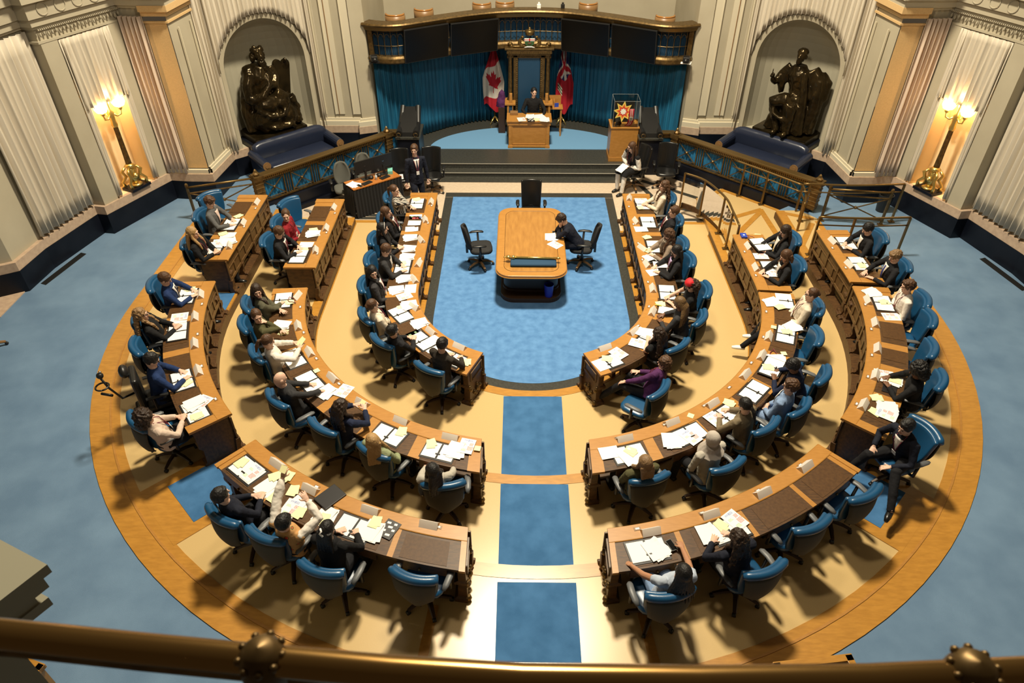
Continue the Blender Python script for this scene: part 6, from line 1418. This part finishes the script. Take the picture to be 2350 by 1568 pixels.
# ---------------------------------------------------------------- statues
def statue(s, label, build):
    c = NA+ND*1.30-NN*.12; c = Vector((c.x if s < 0 else -c.x, c.y)); nn = Vector((NN.x if s < 0 else -NN.x, NN.y))
    t = thing('statue', label, 'statue', (c.x, c.y, 1.0), head_of(nn), 'seated bronze statues in the niches')
    obj('marble_plinth', MB().box((0, .02, .03), (1.55, 1.0, .16)), M_black, t, bevel=.01)
    obj('bronze_base', MB().box((0, .02, .17), (1.36, .92, .13)), M_bronze, t, bevel=.01)
    build(t); t.scale = (1.08, 1.0, 1.13)
# local frame: +Y to the room, +X = viewer's left when facing it
def limb(mb, pts, rs, flat=1): mb.tube([Vector(p) for p in pts], rs, 12, flat)
def moses(t):
    mb = MB()
    mb.ell((.02, -.12, .72), (.44, .30, .48), 14, 10)
    limb(mb, [(.05, -.06, .70), (.06, -.04, 1.15), (.06, .02, 1.46), (.02, .06, 1.66)], [.28, .30, .31, .17])
    mb.ell((.30, -.06, 1.12), (.26, .26, .50), 14, 10, R=Matrix.Rotation(math.radians(-14), 3, 'Y')); mb.ell((.24, -.04, 1.48), (.22, .2, .2), 12, 8)
    limb(mb, [(.30, .06, 1.50), (.44, .12, 1.24), (.48, .20, 1.00), (.40, .30, .96)], [.13, .13, .12, .10])
    limb(mb, [(.42, .28, .97), (.22, .36, 1.06), (.02, .34, 1.24), (-.04, .26, 1.46)], [.10, .095, .08, .06])
    limb(mb, [(-.20, .02, 1.54), (-.26, .12, 1.34), (-.16, .28, 1.20), (.0, .34, 1.26)], [.13, .11, .09, .07])
    limb(mb, [(-.14, .10, .92), (-.22, .34, .98), (-.36, .36, .90)], [.17, .16, .10])
    mb.ell((.12, .26, .84), (.34, .26, .22), 14, 10); mb.ell((-.20, .28, .84), (.24, .22, .20), 14, 10)
    mb.ell((.14, .22, .52), (.40, .30, .34), 14, 10); mb.ell((-.26, .24, .50), (.32, .26, .34), 14, 10)
    limb(mb, [(.46, .0, 1.0), (.54, .02, .7), (.52, .08, .28)], [.16, .15, .14]); limb(mb, [(-.44, .10, .9), (-.56, .18, .55), (-.58, .26, .27)], [.11, .13, .12])
    limb(mb, [(.44, .36, .80), (.18, .52, .62), (-.12, .52, .60), (-.36, .42, .86)], [.05, .055, .055, .05]); limb(mb, [(.48, .32, .50), (.14, .52, .36), (-.24, .50, .34), (-.44, .4, .5)], [.05, .055, .055, .045]); limb(mb, [(.02, .42, .9), (-.02, .50, .6), (.04, .5, .3)], [.05, .04, .05])
    limb(mb, [(-.30, .42, .34), (-.36, .52, .27)], [.08, .05])
    obj('robed_body', mb, M_bronze, t, smooth=True, remesh=.026, noise_amt=.035, noise_sc=.10, relax=2)
    mb = MB(); mb.ell((.0, .06, 1.86), (.105, .125, .145), 14, 10); mb.ell((.0, .15, 1.74), (.09, .075, .13), 12, 8); limb(mb, [(.0, .16, 1.72), (-.03, .20, 1.56), (-.02, .22, 1.42)], [.09, .075, .04]); mb.tube([(.0, .17, 1.88), (.0, .205, 1.84), (0, .195, 1.80)], .018, 8)
    for a in range(9): mb.ell((.11*math.cos(a*.7), .02+.08*math.sin(a*.7), 1.95+.02*math.sin(a*3)), .055, 8, 6)
    mb.ell((.13, .0, 1.80), (.07, .07, .11), 8, 6); mb.ell((-.12, .0, 1.80), (.06, .07, .1), 8, 6)
    obj('head', mb, M_bronze, t, smooth=True, remesh=.012, noise_amt=.03, noise_sc=.04)
    R_ = Matrix.Translation((-.44, .04, 1.20)) @ Matrix.Rotation(math.radians(-10), 4, 'Y') @ Matrix.Rotation(math.radians(12), 4, 'Z')
    mb = MB(R_); mb.box((0, 0, 0), (.46, .08, .70))
    for x in (-.115, .115): mb.tube([(x, -.04, .35), (x, .04, .35)], .115, 16)
    obj('stone_tablets', mb, M_bronze, t, bevel=.01)
    mb = MB(); limb(mb, [(-.50, .14, .86), (-.60, .16, .6), (-.52, .25, .28)], [.14, .12, .14]); mb.ell((-.60, .08, 1.62), (.05, .05, .05), 8, 6); obj('drapery_fold', mb, M_bronze, t, smooth=True, remesh=.02, noise_amt=.06, noise_sc=.09)
statue(-1, 'seated bronze statue of a bearded man holding two round-topped tablets', moses)
def solon(t):
    mb = MB()
    mb.ell((-.12, -.12, .72), (.34, .32, .46), 14, 10)
    limb(mb, [(-.08, -.06, .72), (-.02, -.02, 1.15), (.04, .04, 1.50), (.05, .05, 1.66)], [.25, .22, .235, .14])
    limb(mb, [(.24, .02, 1.58), (.40, .08, 1.42), (.46, .22, 1.26)], [.12, .10, .085]); limb(mb, [(.46, .22, 1.26), (.50, .34, 1.30), (.50, .38, 1.40)], [.08, .06, .045])
    limb(mb, [(.30, .08, 1.5), (.36, .12, 1.2), (.34, .10, 1.02)], [.10, .10, .06])
    limb(mb, [(-.20, .0, 1.58), (-.34, -.02, 1.30), (-.28, .12, 1.02), (-.05, .30, .95)], [.13, .12, .10, .07])
    limb(mb, [(-.12, .05, .82), (.12, .36, .95), (.34, .42, .88), (.30, .36, .70)], [.19, .17, .14, .10])
    limb(mb, [(-.15, .08, .80), (-.08, .40, .78), (-.12, .42, .50), (-.16, .46, .26)], [.18, .17, .13, .09])
    limb(mb, [(.30, .38, .74), (.16, .42, .46), (.08, .48, .28)], [.12, .09, .07])
    for i in range(5): limb(mb, [(.24-.13*i, .16+.04*math.sin(i*2), .80), (.34-.17*i, .26+.05*math.sin(i*2.3), .48), (.40-.20*i, .30, .25)], [.12, .12, .10])
    limb(mb, [(.36, .42, .92), (.22, .54, .66), (-.05, .52, .56), (-.25, .44, .62)], [.045, .05, .05, .04])
    limb(mb, [(-.26, -.04, 1.62), (-.46, -.06, 1.36), (-.50, -.02, .95), (-.46, .02, .28)], [.11, .15, .16, .18]); limb(mb, [(-.14, .16, 1.56), (-.24, .2, 1.2), (-.32, .24, .7), (-.34, .26, .26)], [.07, .09, .11, .13])
    limb(mb, [(-.42, -.12, 1.5), (-.62, -.12, 1.38), (-.60, -.12, 1.0)], [.12, .10, .10])
    obj('robed_body', mb, M_bronze, t, smooth=True, remesh=.026, noise_amt=.03, noise_sc=.09, relax=2)
    mb = MB(); mb.ell((.05, .09, 1.86), (.10, .12, .14), 14, 10); mb.ell((.05, .17, 1.76), (.07, .06, .09), 12, 8); mb.tube([(.05, .20, 1.88), (.05, .235, 1.84), (.05, .22, 1.81)], .017, 8); mb.ell((.05, .06, 1.93), (.125, .135, .09), 14, 8); mb.ell((-.06, .07, 1.84), (.02, .03, .04), 8, 6)
    obj('head', mb, M_bronze, t, smooth=True, remesh=.012, noise_amt=.015, noise_sc=.04)
    mb = MB(); mb.ell((.50, .39, 1.42), (.05, .045, .055), 10, 8); 
    for k in range(4): mb.tube([(.475+.017*k, .42, 1.44), (.475+.017*k, .45, 1.42), (.48+.015*k, .44, 1.39)], .011, 6)
    mb.tube([(.47, .40, 1.44), (.455, .43, 1.47)], .012, 6); mb.tube([(.505, .43, 1.40), (.50, .42, 1.56)], .012, 6); obj('hand', mb, M_bronze, t, smooth=True)
    for x, y in ((-.16, .56), (.10, .56)):
        mb = MB(); limb(mb, [(x, y-.14, .29), (x, y, .28), (x+.01, y+.10, .265)], [.06, .06, .045]); obj('foot', mb, M_bronze, t, smooth=True)
statue(1, 'seated bronze statue of a man in a close cap raising a stylus', solon)
# ---------------------------------------------------------------- standing lamps in the wall recesses
M_glow = mat('lamp_glass', (1.0, .72, .36), .4, emit=14)
def lamp(s, label):
    c = BA+BD*.95-BN*.02; x = c.x if s < 0 else -c.x
    nn = Vector((BN.x if s < 0 else -BN.x, BN.y))
    t = thing('standing_lamp', label, 'lamp', (x, c.y, 1.0), head_of(nn), 'candelabra lamps in the wall recesses')
    obj('stone_foot', MB().box((0, 0, .03), (.52, .34, .06)), M_black, t, bevel=.006)
    mb = MB()
    for a in (-1, 1):
        for b2 in (-1, 1): mb.tube([(a*.20, b2*.11, .08), (a*.22, b2*.12, .18), (a*.13, b2*.07, .30), (a*.17, b2*.10, .42), (a*.10, b2*.06, .50)], [.045, .03, .04, .04, .03], 8)
    mb.ell((0, 0, .30), (.11, .09, .22), 12, 10); mb.tube([(0, .09, .30), (0, .125, .30)], .075, 16); mb.tube([(0, .12, .30), (0, .145, .30)], .035, 12); mb.lathe([(.13, .06), (.15, .09), (.11, .12)], 12); mb.lathe([(.08, .48), (.12, .53), (.07, .58)], 12)
    obj('gilt_base', mb, M_gold, t, smooth=True)
    mb = MB(); n = 12
    mb.loft([[((r-.008*(j % 2))*math.cos(2*PI*j/24), (r-.008*(j % 2))*math.sin(2*PI*j/24), z) for j in range(24)] for r, z in ((.065, .56), (.055, .9), (.05, 1.45))]); obj('fluted_column', mb, M_brassd, t)
    mb = MB(); mb.lathe([(.05, 1.42), (.07, 1.48), (.055, 1.55), (.06, 1.66), (.075, 1.74), (.04, 1.80), (.025, 1.95), (.04, 2.0), (.0, 2.12)], 12); mb.tube([(0, 0, 2.0), (.05, 0, 2.2), (0, 0, 2.38)], [.02, .02, .006], 6); obj('gilt_capital', mb, M_gold, t, smooth=True)
    for k in range(3):
        a = math.radians(90+120*k) if k else math.radians(90); a = math.radians((20, 160, 270)[k]); cx, cy = math.cos(a), math.sin(a)
        mb = MB(); mb.tube([(cx*.04, cy*.04, 1.72), (cx*.12, cy*.10, 1.64), (cx*.22, cy*.15, 1.66), (cx*.24, cy*.16, 1.76)], .018, 8); mb.lathe([(.02, 1.74), (.05, 1.78), (.04, 1.82)], 10, (cx*.24, cy*.16, 0)); ar = obj('arm', mb, M_gold, t, smooth=True)
        mb = MB(); mb.lathe([(.03, 1.81), (.10, 1.84), (.135, 1.91), (.13, 1.97), (.10, 2.0), (.09, 1.995), (.12, 1.96), (.12, 1.91), (.09, 1.86), (.02, 1.83)], 18, (cx*.24, cy*.16, 0)); obj('lamp_shade', mb, M_glow, ar, smooth=True)
    pl = bpy.data.lights.new('lamp_light', 'POINT'); pl.energy = 95; pl.color = (1, .62, .26); pl.shadow_soft_size = .12
    lo = bpy.data.objects.new('lamp_light', pl); COL.objects.link(lo); lo.parent = t; lo.location = (0, .05, 2.12)
lamp(-1, 'gilt candelabra standing lamp with glowing glass bowls in the left wall recess'); lamp(1, 'gilt candelabra standing lamp with glowing glass bowls in the right wall recess')
# ---------------------------------------------------------------- clerk table at left with monitors, chairs
a0, a1, a2, a3 = [Vector(gp(x, y, .75)) for x, y in ((792, 415), (815, 436), (917, 405), (890, 388))]
cc = (a0+a1+a2+a3)/4; ux = (a2-a1).normalized(); an = math.atan2(ux.y, ux.x)
t = thing('clerk_table', 'orange-brown table with a black pleated skirt left of the dais steps', 'table', (cc.x, cc.y, 0), an)
W_, D_ = 1.28, .52
obj('tabletop', MB().box((0, 0, .735), (W_, D_, .03)), mat('table_orange', (.42, .15, .03), .35, coat=.2), t, bevel=.004)
mb = MB(); peri = []
per = 2*(W_+D_)
def pe(s_):
    s_ = s_ % per; w2, d2 = W_/2+.02, D_/2+.02
    if s_ < W_: return Vector((-w2+s_/W_*2*w2, -d2)), Vector((0, -1))
    s_ -= W_
    if s_ < D_: return Vector((w2, -d2+s_/D_*2*d2)), Vector((1, 0))
    s_ -= D_
    if s_ < W_: return Vector((w2-s_/W_*2*w2, d2)), Vector((0, 1))
    s_ -= W_; return Vector((-w2, d2-s_/D_*2*d2)), Vector((-1, 0))
mb.grid(lambda u, v: (lambda p, n_: (*(p+n_*(.018*math.sin(u*44*2*PI)+.03*v)), .72-.70*v))(*pe(u*per*.9999)), 44*8, 3); obj('skirt', mb, mat('skirt_black', (.010, .010, .011), .9), t, smooth=True)
ex = Matrix.Rotation(an, 2)
def ct(x, y): p = Vector((cc.x, cc.y))+ex@Vector((x, y)); return p.x, p.y
for x, l in ((-.12, 'left'), (.38, 'right')):
    m_ = thing('monitor', 'black computer monitor seen from behind, %s one on the skirted table' % l, 'monitor', (*ct(x, .10), .751), an+math.radians(180), 'monitors on the clerk table')
    obj('screen_housing', MB().box((0, 0, .33), (.50, .04, .31)), M_plas, m_, bevel=.006); obj('stand', MB().box((0, .03, .12), (.05, .03, .24)).box((0, .02, .008), (.22, .16, .016)), M_plas, m_); obj('display', MB().box((0, -.021, .33), (.47, .003, .28)), M_scr, m_); obj('maker_badge', MB().box((0, .0215, .33), (.05, .003, .012)), M_chrome, m_)
q = thing('hand_sanitizer', 'small clear pump bottle between the monitors', 'bottle', (*ct(.06, -.10), .751))
obj('bottle', MB().lathe([(0, 0), (.03, 0), (.03, .10), (.012, .12), (.012, .13), (0, .13)], 12), mat('plastic_clear', (.55, .6, .62), .2), q, smooth=True); obj('pump', MB().tube([(0, 0, .13), (0, 0, .16), (.03, 0, .16)], .006, 6), M_paper, q)
for x, y, l, k in ((-.50, -.03, 'white papers at the left end of the skirted table', 'loose_papers'), (-.42, -.16, 'phone beside the papers on the skirted table', 'phone')): put(k, (*ct(x, y), .7515), an+.3, l, 'papers' if 'papers' in l else 'phone', 'things on the clerk table')
for x, y, l in ((-.22, -.14, 'black keyboard pad left on the skirted table'), (.28, -.12, 'black keyboard pad right on the skirted table')):
    o = tag(obj('keyboard', MB().box((0, 0, .01), (.26, .13, .02)), M_plas, bevel=.004), l, 'keyboard'); o.location = (*ct(x, y), .7505); o.rotation_euler = (0, 0, an+.2)
for x, y, l in ((-.02, .02, 'dark cap-like bundle behind the pump bottle'), (.20, .02, 'black round phone base right of the pump bottle')):
    o = tag(obj('headset', MB().ell((0, 0, .04), (.07, .06, .04), 10, 6).tube([(-.05, 0, .03), (0, 0, .09), (.05, 0, .03)], .012, 6), M_plas, smooth=True), l, 'headset'); o.location = (*ct(x, y), .7505)
o = tag(obj('tissue_box', MB().box((0, 0, .04), (.12, .22, .08)), mat('box_teal', (.18, .50, .42), .6), bevel=.004), 'pale teal tissue box at the right end of the skirted table', 'box'); o.location = (*ct(.53, .05), .7505); o.rotation_euler = (0, 0, an-.5)
for px, py, l in ((778, 372, 'grey fabric clerk chair, the left one behind the skirted table'), (828, 352, 'grey fabric clerk chair, the right one behind the skirted table')):
    q = at(px, py, .97); chair('grey', (q.x+.14, q.y-.36), math.radians(200), l, 'grey clerk chairs', 0)
for px, py, face, l in ((920, 341, 190, 'black leather chair behind the standing boy, with a sheet on the seat'), (990, 337, 180, 'black leather chair just right of the standing boy')):
    q = at(px, py, 1.08); chair('black', (q.x, q.y-.36), math.radians(face), l, 'black leather chairs', 0)
    if face == 190: put('chart_page', (q.x-.05, q.y-.42, .508), .2, 'white chart sheet lying on the black leather chair', 'paper', 'papers')
q = at(1487, 335, 1.06); GC = Vector((q.x-.30, q.y-.22)); chair('black', GC, math.radians(118), 'black leather chair of the girl in white sleeves', 'black leather chairs', 0)
q = at(1532, 326, 1.10); chair('black', (q.x-.02, q.y-.36), math.radians(172), 'empty black leather chair by the right balustrade', 'black leather chairs', 0)
# girl seated at right, boy standing at left
Hh = at(1446, 344, 1.24); an2 = math.radians(128); f = Vector((-math.sin(an2), math.cos(an2))); loc = GC+f*.04; dx = Vector((Hh.x, Hh.y))-loc; rt = Vector((f.y, -f.x))
P_, inf = person('girl', (loc.x, loc.y, 0), an2, (dx.dot(rt)*.6, max(.02, min(.3, dx.dot(f))), 1.26), label='girl in a black vest with long white sleeves and white stockings, seated', hair='long', hc='brown', top='tblack', sleeve='white', arms='lap', glasses=1, lan=1, yaw=-15, trou='white', shoem=M_leak)
mb = MB(); mb.ell((0, .0, .56), (.20, .17, .13), 14, 10); mb.tube([(-.1, .05, .58), (-.12, .42, .58), (-.12, .47, .50)], [.12, .10, .09], 10); mb.tube([(.1, .05, .58), (.12, .42, .58), (.12, .45, .50)], [.12, .10, .09], 10); obj('skirt', mb, cloth('tblack'), P_, smooth=True, remesh=.014)
w_ = Matrix.Rotation(an2, 2)@Vector((0, .44)); o = put('sheet', (loc.x+w_.x, loc.y+w_.y, .69), an2, 'white sheet held on the knees of the seated girl', 'paper', 'papers'); o.rotation_euler = (math.radians(-25), 0, an2)
q = at(948, 341, 1.62)
person('boy', (q.x+.02, q.y-.04, 0), math.radians(205), (0, .04, 1.63), stand=True, label='brown-haired boy in a dark suit standing left of the dais steps', hair='short', hc='brown', top='navyd', shirt=1, tie='dark', lan=1, arms='down', yaw=-25, trou='navyd')
# ---------------------------------------------------------------- power wheelchair
C0, f0, lv, wh = SEATINFO['E7']
wc = thing('power_wheelchair', 'black power wheelchair with headrest and raised joystick ring at the left', 'wheelchair', (C0.x, C0.y, L3+.016), head_of(f0))
obj('seat', MB().box((0, 0, .44), (.48, .48, .10)), M_plas, wc, bevel=.03); obj('backrest', MB().box((0, -.27, .75), (.44, .09, .56)), M_plas, wc, bevel=.03); obj('chassis', MB().box((0, -.05, .24), (.44, .75, .22)), M_plas, wc, bevel=.04)
mb = MB(); mb.ell((0, -.36, 1.10), (.12, .07, .10), 12, 8); mb.tube([(0, -.31, .95), (0, -.36, 1.1)], .02, 6); obj('headrest', mb, M_plas, wc, smooth=True)
for s in (-1, 1):
    mb = MB(); mb.tube([(s*.24, -.05, .17), (s*.32, -.05, .17)], .17, 18); obj('drive_wheel', mb, M_plas, wc)
    mb = MB(); mb.tube([(s*.24, .34, .08), (s*.30, .34, .08)], .08, 14); mb.tube([(s*.24, -.44, .08), (s*.30, -.44, .08)], .08, 14); obj('caster', mb, M_plas, wc)
    mb = MB(); mb.tube([(s*.27, -.2, .68), (s*.28, .12, .68)], .035, 8, flat=.6); mb.tube([(s*.27, -.1, .45), (s*.27, -.1, .68)], .02, 6); obj('armrest', mb, M_plas, wc)
mb = MB(); mb.tube([(.05, -.34, .7), (.12, -.50, .72), (.16, -.60, 1.0), (.16, -.64, 1.2)], .018, 6); mb.tube([(.22+.09*math.cos(a), -.66+.09*math.sin(a), 1.10) for a in [2*PI*k/18 for k in range(19)]], .013, 6); mb.ell((.14, -.64, 1.24), (.05, .05, .05), 10, 8); mb.tube([(.16, -.60, .85), (.04, -.74, .85)], .022, 6); obj('joystick_mount', mb, M_plas, wc, smooth=True)
mb = MB(); mb.ell((.14, -.62, 1.30), (.02, .02, .02), 8, 6); obj('chrome_knob', mb, M_chrome, wc, smooth=True, label='chrome knob')
# dark office chair base half in frame at the left
q = at(-6, 800, L3); cb = thing('office_chair', 'dark chair with wooden base cut off by the left edge of view', 'chair', (q.x-.05, q.y, L3+.001), .3)
obj('seat', MB().box((-.1, 0, .47), (.48, .48, .08)), M_leak, cb, bevel=.03); obj('backrest', MB().box((-.34, 0, .8), (.07, .46, .55)), M_leak, cb, bevel=.02); obj('column', MB().tube([(-.1, 0, .1), (-.1, 0, .45)], .03, 8), M_plas, cb)
for k in range(5):
    a = 2*PI*k/5+.2; mb = MB(); mb.tube([(-.1+.03*math.cos(a), .03*math.sin(a), .12), (-.1+.30*math.cos(a), .30*math.sin(a), .07)], [.035, .024], 6); lg = obj('base_leg', mb, M_wdm, cb); mb = MB(); mb.ell((-.1+.30*math.cos(a), .30*math.sin(a), .035), (.035, .03, .034), 8, 6); obj('caster', mb, M_plas, lg)
# framed wooden hatch outside the ring at lower right and left
for px, py, rz, l in ((1880, 1538, .12, 'right'), (-2, 1522, -.3, 'left')):
    q = at(px, py, L3+.45); h = thing('bench', 'low oak-framed bench with a dark top on the carpet at lower %s' % l, 'bench', (q.x, q.y-.12, L3), rz, 'low framed benches')
    mb = MB(); mb.box((0, .22, .42), (.9, .08, .06)); mb.box((0, -.22, .42), (.9, .08, .06)); mb.box((.41, 0, .42), (.08, .5, .06)); mb.box((-.41, 0, .42), (.08, .5, .06)); obj('frame', mb, M_oak, h, bevel=.004); obj('dark_top', MB().box((0, 0, .40), (.78, .4, .04)), M_plas, h)
    for x in (-.4, .4):
        for y in (-.2, .2): obj('leg', MB().box((x, y, .195), (.06, .06, .39)), M_oak, h)
q = at(2082, 438, 0.9); bn = tag(obj('waste_bin', MB().lathe([(0, 0), (.13, 0), (.17, .42), (.155, .42), (.12, .02), (0, .02)], 18), M_plas), 'black waste bin with a pale liner by the right wall', 'bin'); bn.location = (8.35, 15.05, L3+.001)
# ---------------------------------------------------------------- rail of the viewer's gallery and stone piers
RZ = 7.15
pts = [at(x, y, RZ) for x, y in ((-260, 1440), (0, 1455), (300, 1487), (560, 1512), (900, 1542), (1200, 1560), (1600, 1566), (2000, 1562), (2350, 1545), (2600, 1535))]
gr = thing('gallery_rail', 'polished brass handrail of the gallery crossing the bottom of the view', 'railing', (0, .55, RZ-.1))
obj('rail', MB().tube(pts, .026, 16), mat('brass_polished', (.33, .19, .06), .22, metal=.9), gr, world=True, smooth=True)
obj('lower_bar', MB().tube([p+Vector((0, .004, -.055)) for p in pts], .016, 10), M_brassd, gr, world=True, smooth=True)
for px, py in ((605, 1518), (2225, 1550)):
    q = at(px, py, RZ); mb = MB(); mb.lathe([(.0, .045), (.022, .042), (.036, .025), (.040, 0), (.042, -.03), (.036, -.06), (.03, -.10), (.03, -.9)], 12, tuple(q))
    for k in range(9): a = 2*PI*k/9; mb.ell((q.x+.036*math.cos(a), q.y+.036*math.sin(a), q.z+.022), (.008, .008, .008), 6, 5)
    obj('post', mb, M_brassd, gr, world=True, smooth=True)
q0, q1 = at(108, 1296, 5.4), at(0, 1262, 5.4)
d_ = (q0-q1); mb = MB()
def pier(q, ofs, z0, z1):
    o = Vector((-1, .0)); x1, y1 = q.x+ofs, q.y+ofs
    mb.prism([(x1, y1), (x1-2.0, y1+.9), (x1-2.6, y1-1.6), (x1-.45-ofs*.3, y1-.75-ofs)], z0, z1)
pier(q0, 0, 5.34, 5.40); pier(q0, -.03, 5.26, 5.34); pier(q0, -.08, 5.20, 5.26); pier(q0, -.05, 5.14, 5.20); pier(q0, -.14, 5.0, 5.14); pier(q0, -.20, L3, 5.0)
struct('wall_pier_left', mb, mat('stone_grey', (.30, .28, .20), .8))
